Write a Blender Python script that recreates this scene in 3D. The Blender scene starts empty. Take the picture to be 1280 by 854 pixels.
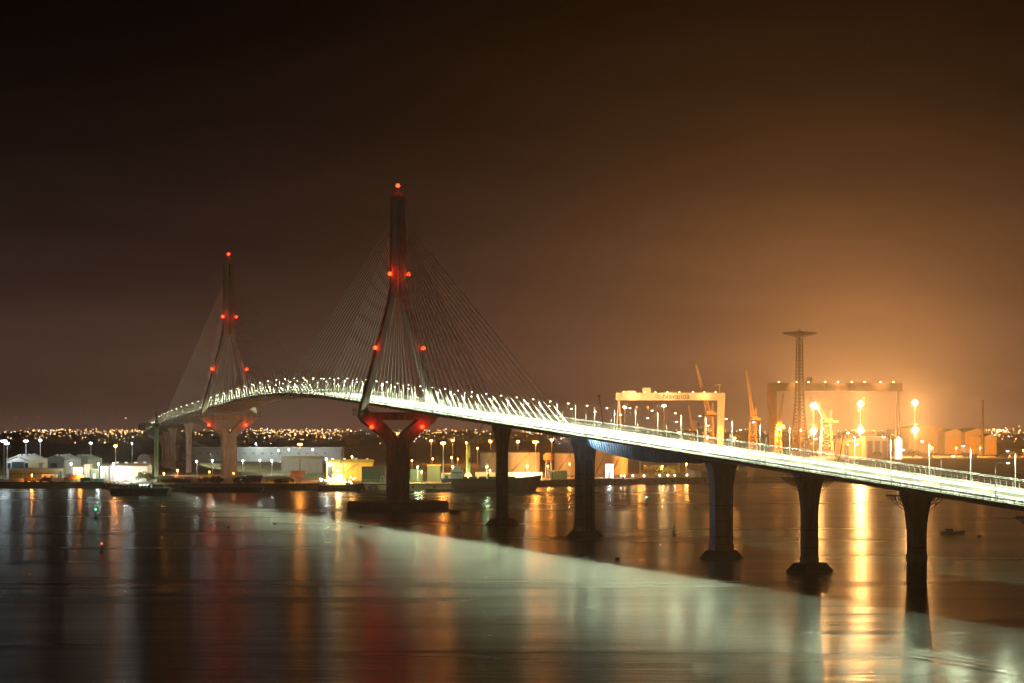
import bpy, bmesh, math, random
from mathutils import Vector, Matrix
random.seed(7)
R = math.radians
sc = bpy.context.scene
C = sc.collection

# ------------------------------------------------------------------ camera
F, YH, H = 2683.2, 525.7, 51.4            # focal length (px of a 1280 wide picture), horizon row, eye height (m)
cam = bpy.data.cameras.new('Camera')
cam.sensor_width = 36.0
cam.lens = F * 36.0 / 1280.0
cam.shift_y = (YH - 427.0) / 1280.0
cam.clip_start = 1.0
cam.clip_end = 40000.0
camo = bpy.data.objects.new('Camera', cam)
C.objects.link(camo)
camo.location = (0, 0, H)
camo.rotation_euler = (R(90), 0, 0)
sc.camera = camo

# ------------------------------------------------------------------ night sky: faint sky plus the towns' light dome
w = bpy.data.worlds.new('World'); sc.world = w; w.use_nodes = True
nt = w.node_tree; nt.nodes.clear()
def N(t, **k):
    n = nt.nodes.new(t)
    for a, b in k.items(): setattr(n, a, b)
    return n
def math_node(op, a, b=None):
    n = N('ShaderNodeMath', operation=op)
    for i, v in enumerate((a, b)):
        if v is None: continue
        if isinstance(v, (int, float)): n.inputs[i].default_value = v
        else: nt.links.new(v, n.inputs[i])
    return n.outputs[0]
def bg(col, strength):
    n = N('ShaderNodeBackground'); n.inputs[0].default_value = (*col, 1)
    if isinstance(strength, (int, float)): n.inputs[1].default_value = strength
    else: nt.links.new(strength, n.inputs[1])
    return n.outputs[0]
def add(a, b):
    n = N('ShaderNodeAddShader'); nt.links.new(a, n.inputs[0]); nt.links.new(b, n.inputs[1]); return n.outputs[0]
sky = N('ShaderNodeTexSky', sky_type='NISHITA', sun_disc=False)
sky.sun_elevation = R(-14); sky.sun_rotation = R(200)
bsky = N('ShaderNodeBackground'); nt.links.new(sky.outputs[0], bsky.inputs[0]); bsky.inputs[1].default_value = 0.05
tc = N('ShaderNodeTexCoord')
nrm = N('ShaderNodeVectorMath', operation='NORMALIZE'); nt.links.new(tc.outputs['Generated'], nrm.inputs[0])
sep = N('ShaderNodeSeparateXYZ'); nt.links.new(nrm.outputs[0], sep.inputs[0])
zz = math_node('MAXIMUM', sep.outputs[2], 0.0)
cloud = N('ShaderNodeTexNoise'); cloud.inputs['Scale'].default_value = 3.0; cloud.inputs['Detail'].default_value = 5
mp = N('ShaderNodeMapping'); mp.inputs['Scale'].default_value = (1.5, 1.5, 9.0)
nt.links.new(nrm.outputs[0], mp.inputs[0]); nt.links.new(mp.outputs[0], cloud.inputs['Vector'])
cl = math_node('ADD', math_node('MULTIPLY', cloud.outputs[0], 1.3), 0.35)
dome = math_node('MULTIPLY', math_node('EXPONENT', math_node('DIVIDE', zz, -0.042)), cl)
def lobe(px, py, width):
    d = Vector(((px - 640) / F, 1.0, (YH - py) / F)).normalized()
    n = N('ShaderNodeVectorMath', operation='DOT_PRODUCT'); nt.links.new(nrm.outputs[0], n.inputs[0]); n.inputs[1].default_value = d
    ang = math_node('ARCCOSINE', math_node('MINIMUM', n.outputs['Value'], 1.0))
    return math_node('MULTIPLY', math_node('EXPONENT', math_node('DIVIDE', ang, -width)), cl)
SKY_BROWN, SKY_ORANGE = 0.215, 0.43
out = N('ShaderNodeOutputWorld')
tot = add(bsky.outputs[0], bg((0.78, 0.41, 0.29), math_node('MULTIPLY', dome, SKY_BROWN)))
tot = add(tot, bg((0.92, 0.335, 0.085), math_node('MULTIPLY', lobe(1050, 545, R(3.5)), SKY_ORANGE)))
tot = add(tot, bg((1.0, 0.38, 0.09), math_node('MULTIPLY', lobe(1070, 530, R(1.5)), 0.35)))
nt.links.new(tot, out.inputs['Surface'])

# ------------------------------------------------------------------ exposure and render settings
sc.view_settings.view_transform = 'Standard'
sc.view_settings.look = 'None'
sc.view_settings.exposure = 0.0
sc.view_settings.gamma = 1.0
sc.view_settings.use_curve_mapping = False
cy = sc.cycles
cy.use_denoising = True
cy.max_bounces = 4; cy.diffuse_bounces = 2; cy.glossy_bounces = 2; cy.volume_bounces = 0; cy.transparent_max_bounces = 6
cy.sample_clamp_indirect = 3.0
cy.use_light_tree = True
cy.caustics_reflective = False; cy.caustics_refractive = False

HAZE = 9.0e-5          # per metre
P_DECK = 62000.0       # W of one deck lamp
LED = (0.86, 1.0, 0.60)
SODIUM = (1.0, 0.33, 0.05)
WARM = (1.0, 0.55, 0.20)
WHITE = (0.86, 1.0, 0.92)
GREEN = (0.55, 1.0, 0.45)

# ------------------------------------------------------------------ materials
MATS = {}
def mat(name, col, rough=0.7, metal=0.0, var=0.25, scale=0.4, bump=0.0, col2=None, stretch=(1, 1, 1), spec=0.4):
    if name in MATS: return MATS[name]
    m = bpy.data.materials.new(name); m.use_nodes = True
    t = m.node_tree; p = t.nodes['Principled BSDF']
    tcn = t.nodes.new('ShaderNodeTexCoord'); mpn = t.nodes.new('ShaderNodeMapping'); mpn.inputs['Scale'].default_value = stretch
    geo = t.nodes.new('ShaderNodeNewGeometry')
    t.links.new(geo.outputs['Position'], mpn.inputs[0])
    nz = t.nodes.new('ShaderNodeTexNoise'); nz.inputs['Scale'].default_value = scale; nz.inputs['Detail'].default_value = 6; nz.inputs['Roughness'].default_value = 0.65
    t.links.new(mpn.outputs[0], nz.inputs['Vector'])
    rp = t.nodes.new('ShaderNodeValToRGB')
    a = tuple(max(0, c * (1 - var)) for c in col); b = tuple(min(1, c * (1 + var)) for c in (col2 or col))
    rp.color_ramp.elements[0].position = 0.3; rp.color_ramp.elements[0].color = (*a, 1)
    rp.color_ramp.elements[1].position = 0.72; rp.color_ramp.elements[1].color = (*b, 1)
    t.links.new(nz.outputs[0], rp.inputs[0]); t.links.new(rp.outputs[0], p.inputs['Base Color'])
    p.inputs['Roughness'].default_value = rough; p.inputs['Metallic'].default_value = metal
    p.inputs['Specular IOR Level'].default_value = spec
    if bump:
        bn = t.nodes.new('ShaderNodeBump'); bn.inputs['Strength'].default_value = bump; bn.inputs['Distance'].default_value = 0.2
        t.links.new(nz.outputs[0], bn.inputs['Height']); t.links.new(bn.outputs[0], p.inputs['Normal'])
    MATS[name] = m
    return m
def glow(name, col, strength, sample=False):
    if name in MATS: return MATS[name]
    m = bpy.data.materials.new(name); m.use_nodes = True
    t = m.node_tree; p = t.nodes['Principled BSDF']
    p.inputs['Base Color'].default_value = (0.6, 0.6, 0.6, 1)
    p.inputs['Emission Color'].default_value = (*col, 1); p.inputs['Emission Strength'].default_value = strength
    if not sample: m.cycles.emission_sampling = 'NONE'
    MATS[name] = m
    return m

CONC = mat('concrete', (0.31, 0.28, 0.25), 0.8, var=0.48, scale=0.3, bump=0.5, stretch=(1, 1, 0.25))
CONC_PALE = mat('pale_concrete', (0.40, 0.38, 0.34), 0.8, var=0.25, scale=0.5, bump=0.2)
CONC_DARK = mat('tide_stained_concrete', (0.05, 0.045, 0.04), 0.75, var=0.4, scale=0.5, bump=0.4)
ROAD = mat('road_asphalt', (0.27, 0.26, 0.33), 0.75, var=0.2, scale=0.7, bump=0.1)
PAINT = mat('road_paint', (0.75, 0.75, 0.72), 0.6, var=0.1, scale=2)
STEEL = mat('galvanised_steel', (0.42, 0.43, 0.44), 0.5, 0.3, var=0.2, scale=1)
STEEL_DK = mat('dark_steel', (0.05, 0.05, 0.052), 0.6, 0.2, var=0.3, scale=0.8)
BLUE = mat('blue_steel', (0.13, 0.30, 0.46), 0.5, 0.0, var=0.2, scale=0.6, bump=0.1)
SHEATH = mat('cable_sheath', (0.80, 0.78, 0.74), 0.5, var=0.1, scale=1)
WHITEP = mat('white_cladding', (0.62, 0.64, 0.62), 0.6, var=0.12, scale=0.6, stretch=(1, 1, 0.2))
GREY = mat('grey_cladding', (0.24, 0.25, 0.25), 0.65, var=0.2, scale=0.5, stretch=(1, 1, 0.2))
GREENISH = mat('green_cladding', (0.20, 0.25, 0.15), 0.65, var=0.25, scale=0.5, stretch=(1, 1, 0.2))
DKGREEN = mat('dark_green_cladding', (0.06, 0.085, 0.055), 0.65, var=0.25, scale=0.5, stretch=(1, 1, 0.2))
YELLOW = mat('yellow_cladding', (0.62, 0.42, 0.08), 0.6, var=0.12, scale=0.5, stretch=(1, 1, 0.2))
CREAM = mat('cream_cladding', (0.55, 0.48, 0.36), 0.6, var=0.15, scale=0.3, stretch=(1, 1, 0.2))
ROOF = mat('roof_sheet', (0.20, 0.17, 0.14), 0.7, var=0.25, scale=0.5)
DOORM = mat('door_sheet', (0.035, 0.05, 0.06), 0.6, var=0.3, scale=0.6)
TANK = mat('tank_paint', (0.58, 0.50, 0.36), 0.55, var=0.14, scale=0.22, stretch=(1, 1, 0.3))
TANK_ROOF = mat('tank_roof', (0.16, 0.13, 0.09), 0.7, var=0.3, scale=0.4)
CRANE_W = mat('gantry_paint', (0.72, 0.62, 0.46), 0.5, var=0.1, scale=0.3)
CRANE_O = mat('crane_paint', (0.64, 0.44, 0.17), 0.55, var=0.2, scale=0.4)
CRANE_D = mat('dark_crane_paint', (0.10, 0.075, 0.05), 0.6, var=0.3, scale=0.4)  # dark brown with random variation
CRANE_B = mat('hazed_crane_paint', (0.30, 0.19, 0.10), 0.6, var=0.2, scale=0.3)  # haze and faint front light on the dim portal crane mixed into its brown
CRANE_G = mat('green_crane_paint', (0.18, 0.30, 0.17), 0.55, var=0.2, scale=0.6)
HULL = mat('ship_hull', (0.025, 0.022, 0.022), 0.5, var=0.4, scale=0.3)
HULL_G = mat('grey_hull', (0.17, 0.16, 0.15), 0.55, var=0.3, scale=0.2)
DECK_G = mat('green_deck', (0.04, 0.09, 0.055), 0.6, var=0.3, scale=0.8)
RUST = mat('rusty_steel', (0.16, 0.07, 0.035), 0.8, var=0.45, scale=0.9, bump=0.3)
BLACK = mat('black_rubber', (0.02, 0.02, 0.02), 0.8, var=0.2, scale=2)
GLASS = mat('window_glass', (0.03, 0.04, 0.05), 0.12, var=0.2, scale=1, spec=0.6)
SIGN = mat('sign_paint', (0.06, 0.06, 0.075), 0.6, var=0.1, scale=2)
LEAF = mat('foliage', (0.055, 0.07, 0.02), 0.7, var=0.4, scale=0.8)
BARK = mat('bark', (0.09, 0.06, 0.04), 0.85, var=0.3, scale=2)

# ------------------------------------------------------------------ mesh helpers
class MB:
    def __init__(s): s.v = []; s.f = []
    def ring_faces(s, a, b, n):
        for i in range(n):
            j = (i + 1) % n
            s.f.append((a + i, a + j, b + j, b + i))
    def loft(s, rings, cap=True, closed=True):
        n = len(rings[0]); st = len(s.v)
        for r in rings: s.v += [tuple(p) for p in r]
        for k in range(len(rings) - 1):
            a = st + k * n; b = a + n
            if closed: s.ring_faces(a, b, n)
            else:
                for i in range(n - 1): s.f.append((a + i, a + i + 1, b + i + 1, b + i))
        if cap and closed:
            s.f.append(tuple(range(st + n - 1, st - 1, -1)))
            e = st + (len(rings) - 1) * n
            s.f.append(tuple(range(e, e + n)))
        return s
    def box(s, c, d, rz=0.0):
        hx, hy, hz = d[0] / 2, d[1] / 2, d[2] / 2
        co, si = math.cos(rz), math.sin(rz)
        def q(x, y, z): return (c[0] + x * co - y * si, c[1] + x * si + y * co, c[2] + z)
        lo = [q(-hx, -hy, -hz), q(hx, -hy, -hz), q(hx, hy, -hz), q(-hx, hy, -hz)]
        hi = [q(-hx, -hy, hz), q(hx, -hy, hz), q(hx, hy, hz), q(-hx, hy, hz)]
        return s.loft([lo, hi])
    def beam(s, a, b, w_, h_=None, w2=None, h2=None):
        h_ = h_ or w_; w2 = w2 or w_; h2 = h2 or (h_ if w2 == w_ else w2)
        a = Vector(a); b = Vector(b); d = (b - a).normalized()
        up = Vector((0, 0, 1)) if abs(d.z) < 0.95 else Vector((0, 1, 0))
        x = d.cross(up).normalized(); y = x.cross(d)
        def rg(p, ww, hh): return [p - x * ww / 2 - y * hh / 2, p + x * ww / 2 - y * hh / 2, p + x * ww / 2 + y * hh / 2, p - x * ww / 2 + y * hh / 2]
        return s.loft([rg(a, w_, h_), rg(b, w2, h2)])
    def tube(s, pts, r, n=8, r1=None, cap=True):
        pts = [Vector(p) for p in pts]; rings = []
        for i, p in enumerate(pts):
            d = (pts[min(i + 1, len(pts) - 1)] - pts[max(i - 1, 0)]).normalized()
            up = Vector((0, 0, 1)) if abs(d.z) < 0.95 else Vector((0, 1, 0))
            x = d.cross(up).normalized(); y = x.cross(d)
            rr = r if r1 is None else r + (r1 - r) * i / (len(pts) - 1)
            rings.append([p + x * rr * math.cos(2 * math.pi * k / n) + y * rr * math.sin(2 * math.pi * k / n) for k in range(n)])
        return s.loft(rings, cap)
    def lathe(s, prof, n=24, c=(0, 0, 0)):
        return s.loft([[(c[0] + r * math.cos(2 * math.pi * k / n), c[1] + r * math.sin(2 * math.pi * k / n), c[2] + z) for k in range(n)] for r, z in prof])
    def quad(s, *p):
        st = len(s.v); s.v += [tuple(q) for q in p]; s.f.append(tuple(range(st, st + len(p)))); return s
    def lattice(s, a, b, w0, w1, n, r, x=None, diag=True):
        a = Vector(a); b = Vector(b); d = (b - a).normalized()
        if x is None:
            up = Vector((0, 0, 1)) if abs(d.z) < 0.9 else Vector((0, 1, 0))
            x = d.cross(up).normalized()
        x = Vector(x); y = x.cross(d).normalized()
        lv = []
        for k in range(n + 1):
            t = k / n; p = a.lerp(b, t); h = (w0 + (w1 - w0) * t) / 2
            lv.append([p - x * h - y * h, p + x * h - y * h, p + x * h + y * h, p - x * h + y * h])
        for i in range(4): s.beam(lv[0][i], lv[-1][i], r * 1.5)
        for k in range(n):
            for i in range(4):
                j = (i + 1) % 4
                s.beam(lv[k][i], lv[k][j], r)
                if diag:
                    if k % 2: s.beam(lv[k][i], lv[k + 1][j], r)
                    else: s.beam(lv[k][j], lv[k + 1][i], r)
        return s
    def mesh(s, name, smooth=False):
        me = bpy.data.meshes.new(name); me.from_pydata(s.v, [], s.f)
        b = bmesh.new(); b.from_mesh(me); bmesh.ops.recalc_face_normals(b, faces=b.faces)
        b.to_mesh(me); b.free()
        if smooth:
            me.polygons.foreach_set('use_smooth', [True] * len(me.polygons))
            me.set_sharp_from_angle(angle=R(40))
        return me
    def build(s, name, m, parent=None, loc=None, rz=0.0, smooth=False, label=None, kind=None):
        me = s.mesh(name, smooth); me.materials.append(m)
        return link(name, me, parent, loc, rz, label, kind)
def link(name, data, parent=None, loc=None, rz=0.0, label=None, kind=None):
    o = bpy.data.objects.new(name, data); C.objects.link(o)
    if parent: o.parent = parent
    if loc is not None: o.location = loc
    if rz: o.rotation_euler = (0, 0, rz)
    if label: o['label'] = label
    if kind: o['kind'] = kind
    return o
def thing(name, label, cat, loc=(0, 0, 0), rz=0.0, group=None):
    o = link(name, None, None, loc, rz, label); o['category'] = cat
    o.empty_display_size = 1
    if group: o['group'] = group
    return o
def tag(o, label, cat, group=None):
    o['label'] = label; o['category'] = cat
    if group: o['group'] = group
    return o
def lamp(kind, parent, loc, power, col, radius=0.5, spot=None, blend=0.3, rot=None):
    l = bpy.data.lights.new('light_source', kind); l.energy = power; l.color = col; l.shadow_soft_size = radius
    if kind == 'SPOT': l.spot_size = R(spot); l.spot_blend = blend
    o = bpy.data.objects.new('light_source', l); C.objects.link(o); o.parent = parent; o.location = loc
    if rot: o.rotation_euler = rot
    return o
def copy_tree(o, parent=None):
    c = o.copy(); C.objects.link(c); c.parent = parent
    for ch in o.children: copy_tree(ch, c)
    return c
def at(x, D, z=0.0):                       # picture column and distance to a place on the ground
    return Vector(((x - 640) / F * D, D, z))
def zat(y, D): return H + (YH - y) / F * D  # height of a thing seen at row y that stands at distance D
LAND = 4.0

# ------------------------------------------------------------------ setting: water and land
m = bpy.data.materials.new('bay_water'); m.use_nodes = True; t = m.node_tree; p = t.nodes['Principled BSDF']
p.inputs['Base Color'].default_value = (0.012, 0.026, 0.020, 1); p.inputs['IOR'].default_value = 1.33
geo = t.nodes.new('ShaderNodeNewGeometry')
def wnoise(scale, st, detail, rot=0.0):
    mpn = t.nodes.new('ShaderNodeMapping'); mpn.inputs['Scale'].default_value = st; mpn.inputs['Rotation'].default_value = (0, 0, rot)
    nz = t.nodes.new('ShaderNodeTexNoise'); nz.inputs['Scale'].default_value = scale; nz.inputs['Detail'].default_value = detail
    t.links.new(geo.outputs['Position'], mpn.inputs[0]); t.links.new(mpn.outputs[0], nz.inputs['Vector']); return nz.outputs[0]
slick = wnoise(0.02, (0.16, 1.0, 1), 4, 0.08)
mr = t.nodes.new('ShaderNodeMapRange'); mr.inputs[1].default_value = 0.3; mr.inputs[2].default_value = 0.7; mr.inputs[3].default_value = 0.215; mr.inputs[4].default_value = 0.29
t.links.new(slick, mr.inputs[0]); t.links.new(mr.outputs[0], p.inputs['Roughness'])
rip = wnoise(0.42, (0.35, 1.0, 1), 4, 0.05); swell = wnoise(0.055, (0.2, 1.0, 1), 3, 0.12)
ad = t.nodes.new('ShaderNodeMath'); ad.operation = 'MULTIPLY_ADD'; t.links.new(swell, ad.inputs[0]); ad.inputs[1].default_value = 4.0; t.links.new(rip, ad.inputs[2])
bn = t.nodes.new('ShaderNodeBump'); bn.inputs['Strength'].default_value = 0.5; bn.inputs['Distance'].default_value = 0.3
t.links.new(ad.outputs[0], bn.inputs['Height']); t.links.new(bn.outputs[0], p.inputs['Normal'])
WATER = m
wb = MB(); NX, NY = 12, 20
wb.quad((-5500, -250, 0), (5500, -250, 0), (5500, 9400, 0), (-5500, 9400, 0))
wb.build('water', WATER, kind='structure')

GROUND = mat('quay_ground', (0.17, 0.14, 0.10), 0.85, var=0.45, scale=0.05, bump=0.3, col2=(0.26, 0.21, 0.14))
shore = [at(-900, 1640), at(128, 1635), at(150, 1570), at(330, 1585), at(620, 1585), at(690, 1690), at(800, 1740), at(938, 1790), at(952, 2420), at(1060, 2480), at(1105, 2680), at(1400, 2640), at(2400, 2500)]
far = [Vector((5000, 9300, 0)), Vector((-5000, 9300, 0))]
b = bmesh.new()
top = [b.verts.new((q.x, q.y, LAND)) for q in shore + far]
bot = [b.verts.new((q.x, q.y, -3)) for q in shore + far]
ft = b.faces.new(top)
for i in range(len(top)):
    j = (i + 1) % len(top); b.faces.new((top[i], top[j], bot[j], bot[i]))
bmesh.ops.triangulate(b, faces=[ft]); bmesh.ops.recalc_face_normals(b, faces=b.faces)
me = bpy.data.meshes.new('land'); b.to_mesh(me); b.free(); me.materials.append(GROUND)
link('land', me, kind='structure')
# capping beam of the quay: one kerb per straight of the quay
for i in range(len(shore) - 1):
    a, c = shore[i], shore[i + 1]
    d = (c - a).normalized()
    k = MB().beam((a.x, a.y, LAND + 0.25), (c.x, c.y, LAND + 0.25), 1.2, 0.5)
    k.build('quay_kerb', CONC_DARK, kind='structure')

# ------------------------------------------------------------------ the bridge
TH, X0, D0 = 0.31322, -66.48, 1250.5
U0 = Vector((math.sin(TH), -math.cos(TH), 0))
CURVE, RAD = -720.0, 2200.0
def axis(s):
    """point on the bridge axis and direction of growing s; s = 0 at the pylon in the water, growing towards the camera"""
    if s >= CURVE: return Vector((X0, D0, 0)) + U0 * s, U0.copy()
    p = Vector((X0, D0, 0)) + U0 * CURVE
    a0 = math.atan2(-U0.y, -U0.x); l = CURVE - s; a1 = a0 - l / RAD
    c = p + Vector((math.cos(a0 - math.pi / 2), math.sin(a0 - math.pi / 2), 0)) * RAD
    q = c - Vector((math.cos(a1 - math.pi / 2), math.sin(a1 - math.pi / 2), 0)) * RAD
    return q, -Vector((math.cos(a1), math.sin(a1), 0))
def zdeck(s):
    c, half, g = -272.0, 172.0, 0.0466
    d = abs(s - c)
    return 70.1 - g * d * d / (2 * half) if d < half else 70.1 - g * half / 2 - g * (d - half)
def bp(s, o, dz=0.0):
    """bridge place: s along, o across (positive = open bay side), dz above the deck"""
    q, d = axis(s); n = Vector((d.y, -d.x, 0))
    return Vector((q.x + n.x * o, q.y + n.y * o, zdeck(s) + dz))
S0, S1 = -1600.0, 900.0
def frange(a, b_, st):
    n = max(1, round((b_ - a) / st)); return [a + (b_ - a) * i / n for i in range(n + 1)]

bridge = thing('cable_stayed_bridge', 'long pale concrete cable-stayed bridge with two tall pylons over the water', 'bridge')
def deck_piece(name, a, b_, m_, prof, top=True):
    k = MB(); rings = []
    for s in frange(a, b_, 10):
        rings.append([bp(s, o, z) for o, z in prof(s)])
    k.loft(rings); return k.build(name, m_, bridge)
def std(s): return [(17, 0), (17, -0.55), (15.8, -0.75), (5.2, -3.0), (-5.2, -3.0), (-15.8, -0.75), (-17, -0.55), (-17, 0)]
cuts = [S0, -1160, -860, -540, -270, 0, 200, 319.7]
for a, c in zip(cuts[:-1], cuts[1:]): deck_piece('deck_girder', a, c, CONC, std)
deck_piece('deck_girder', 470.3, S1, CONC, std)
def plate(s): return [(17, 0), (17, -0.55), (15.8, -0.75), (6.4, -1.6), (-6.4, -1.6), (-15.8, -0.75), (-17, -0.55), (-17, 0)]
def dep(s): return 3.0 + 4.6 * (1 - ((s - 395) / 75.0) ** 2)
deck_piece('deck_girder', 320.3, 469.7, CONC, plate)
bg_ = deck_piece('steel_girder', 320.5, 469.5, BLUE, lambda s: [(7.2, -1.62), (6.0, -dep(s)), (-6.0, -dep(s)), (-7.2, -1.62)])
bg_['label'] = 'deep blue steel girder of the lift-out span'
for s in frange(323, 467, 3.0):
    k = MB(); k.beam(bp(s, 7.25, -1.7), bp(s, 6.12, -dep(s) + 0.1), 0.25, 0.4); k.build('stiffener', BLUE, bg_)

# road surfaces (one each side of the median), edge walkways, markings
def strip(name, o0, o1, dz, m_, th=None, a=S0, b_=S1, st=10, parent=bridge):
    k = MB(); rings = []
    for s in frange(a, b_, st):
        if th: rings.append([bp(s, o0, dz), bp(s, o1, dz), bp(s, o1, dz - th), bp(s, o0, dz - th)])
        else: rings.append([bp(s, o0, dz), bp(s, o1, dz)])
    k.loft(rings, closed=bool(th)); return k.build(name, m_, parent)
strip('carriageway', 12.6, 0.6, 0.01, ROAD); strip('carriageway', -0.6, -12.6, 0.01, ROAD)
for o in (12.2, 8.4, 4.6, 1.0, -1.0, -4.6, -8.4, -12.2):
    k = MB()
    if abs(o) in (12.2, 1.0):
        rings = [[bp(s, o + 0.1, 0.016), bp(s, o - 0.1, 0.016)] for s in frange(S0, S1, 10)]; k.loft(rings, closed=False)
    else:
        for s in frange(-700, 880, 14): k.quad(bp(s, o + 0.09, 0.016), bp(s, o - 0.09, 0.016), bp(s + 5, o - 0.09, 0.016), bp(s + 5, o + 0.09, 0.016))
    k.build('lane_line', PAINT, bridge, kind=None if abs(o) in (12.2, 1.0) else 'stuff')
WALK = mat('walkway_asphalt', (0.075, 0.075, 0.075), 0.85, var=0.3, scale=0.8)
strip('walkway', 16.22, 13.3, 0.012, WALK); strip('walkway', -13.3, -16.22, 0.012, WALK)
for o in (16.6, -16.6): strip('edge_kerb', o + 0.35, o - 0.35, 0.30, CONC_PALE, 0.3)
mb = MB()
rings = [[bp(s, 0.3, 0), bp(s, 0.12, 0.5), bp(s, 0.1, 0.95), bp(s, -0.1, 0.95), bp(s, -0.12, 0.5), bp(s, -0.3, 0)] for s in frange(S0, S1, 10)]
mb.loft(rings); mb.build('median_barrier', CONC_PALE, bridge)
# guard rails between road and walkway
for o in (13.1, -13.1):
    for a in frange(-740, 880, 60)[:-1]:
        k = MB()
        k.loft([[bp(s, o + 0.06, 0.55), bp(s, o - 0.06, 0.55), bp(s, o - 0.06, 0.85), bp(s, o + 0.06, 0.85)] for s in frange(a, a + 59.4, 10)])
        for s in frange(a + 1, a + 58, 4): k.beam(bp(s, o, 0), bp(s, o, 0.6), 0.12)
        k.build('guard_rail', STEEL, bridge)
# parapet on the open bay side: posts and four rails, in lengths of 20 m
for a in frange(-760, 900, 20)[:-1]:
    k = MB()
    for z, r in ((0.60, 0.15), (1.02, 0.15), (1.44, 0.15), (1.88, 0.17)):
        k.loft([[bp(s, 16.6 + r / 2, z - r / 2), bp(s, 16.6 - r / 2, z - r / 2), bp(s, 16.6 - r / 2, z + r / 2), bp(s, 16.6 + r / 2, z + r / 2)] for s in (a, a + 10, a + 19.9)])
    for s in frange(a + 1, a + 19, 3.6): k.beam(bp(s, 16.85, 0.25), bp(s, 16.55, 1.9), 0.14, 0.18)
    k.build('parapet_rail', STEEL, bridge)
# curved wind screen on the shipyard side: posts leaning in, rails and mesh strips
for a in frange(-760, 900, 20)[:-1]:
    k = MB(); cv = [(-16.6, 0.3), (-16.75, 1.1), (-16.6, 1.9), (-16.2, 2.6), (-15.6, 3.1)]
    for o, z in cv:
        k.loft([[bp(s, o + 0.05, z - 0.05), bp(s, o - 0.05, z - 0.05), bp(s, o - 0.05, z + 0.05), bp(s, o + 0.05, z + 0.05)] for s in (a, a + 10, a + 19.9)])
    for s in frange(a + 1, a + 19, 3.6):
        for q in range(4): k.beam(bp(s, *cv[q]), bp(s, *cv[q + 1]), 0.13)
    k.build('wind_screen', STEEL, bridge)

# stay cables with their anchor blocks
ZA0, ZA1 = 124.0, 170.0
SP = 10.9
for base in (0.0, -540.0):
    for sgn in (1, -1):
        for i in range(22):
            ds = 24 + SP * i
            if ds > 258: continue
            s = base + sgn * ds
            za = ZA0 + (ZA1 - ZA0) * (i / 21.0)
            q, d = axis(base)
            for o in (16.0, -16.0):
                lo = bp(s, o, 0.0); n = Vector((d.y, -d.x, 0))
                hi = Vector((q.x, q.y, za)) + d * (sgn * 2.6) + n * (0.9 if o > 0 else -0.9)
                k = MB(); k.tube([lo, hi], 0.165 if base == 0.0 else 0.12, 6)
                cb = k.build('stay_cable', SHEATH, bridge)
                k = MB(); v = (hi - lo).normalized()
                k.tube([lo - v * 0.2, lo + v * 6.0], 0.30, 6); k.build('cable_sleeve', STEEL, cb)
                k = MB(); k.beam(bp(s, o * 1.03, -0.57), bp(s, o * 1.02, -1.7), 1.0, 0.7); k.build('anchor_block', CONC, cb)

def rect(cx, cy, a, b_, z, ch=0.5):
    x0, x1, y0, y1 = cx - a / 2, cx + a / 2, cy - b_ / 2, cy + b_ / 2
    return [(x0 + ch, y0, z), (x1 - ch, y0, z), (x1, y0 + ch, z), (x1, y1 - ch, z), (x1 - ch, y1, z), (x0 + ch, y1, z), (x0, y1 - ch, z), (x0, y0 + ch, z)]
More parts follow.
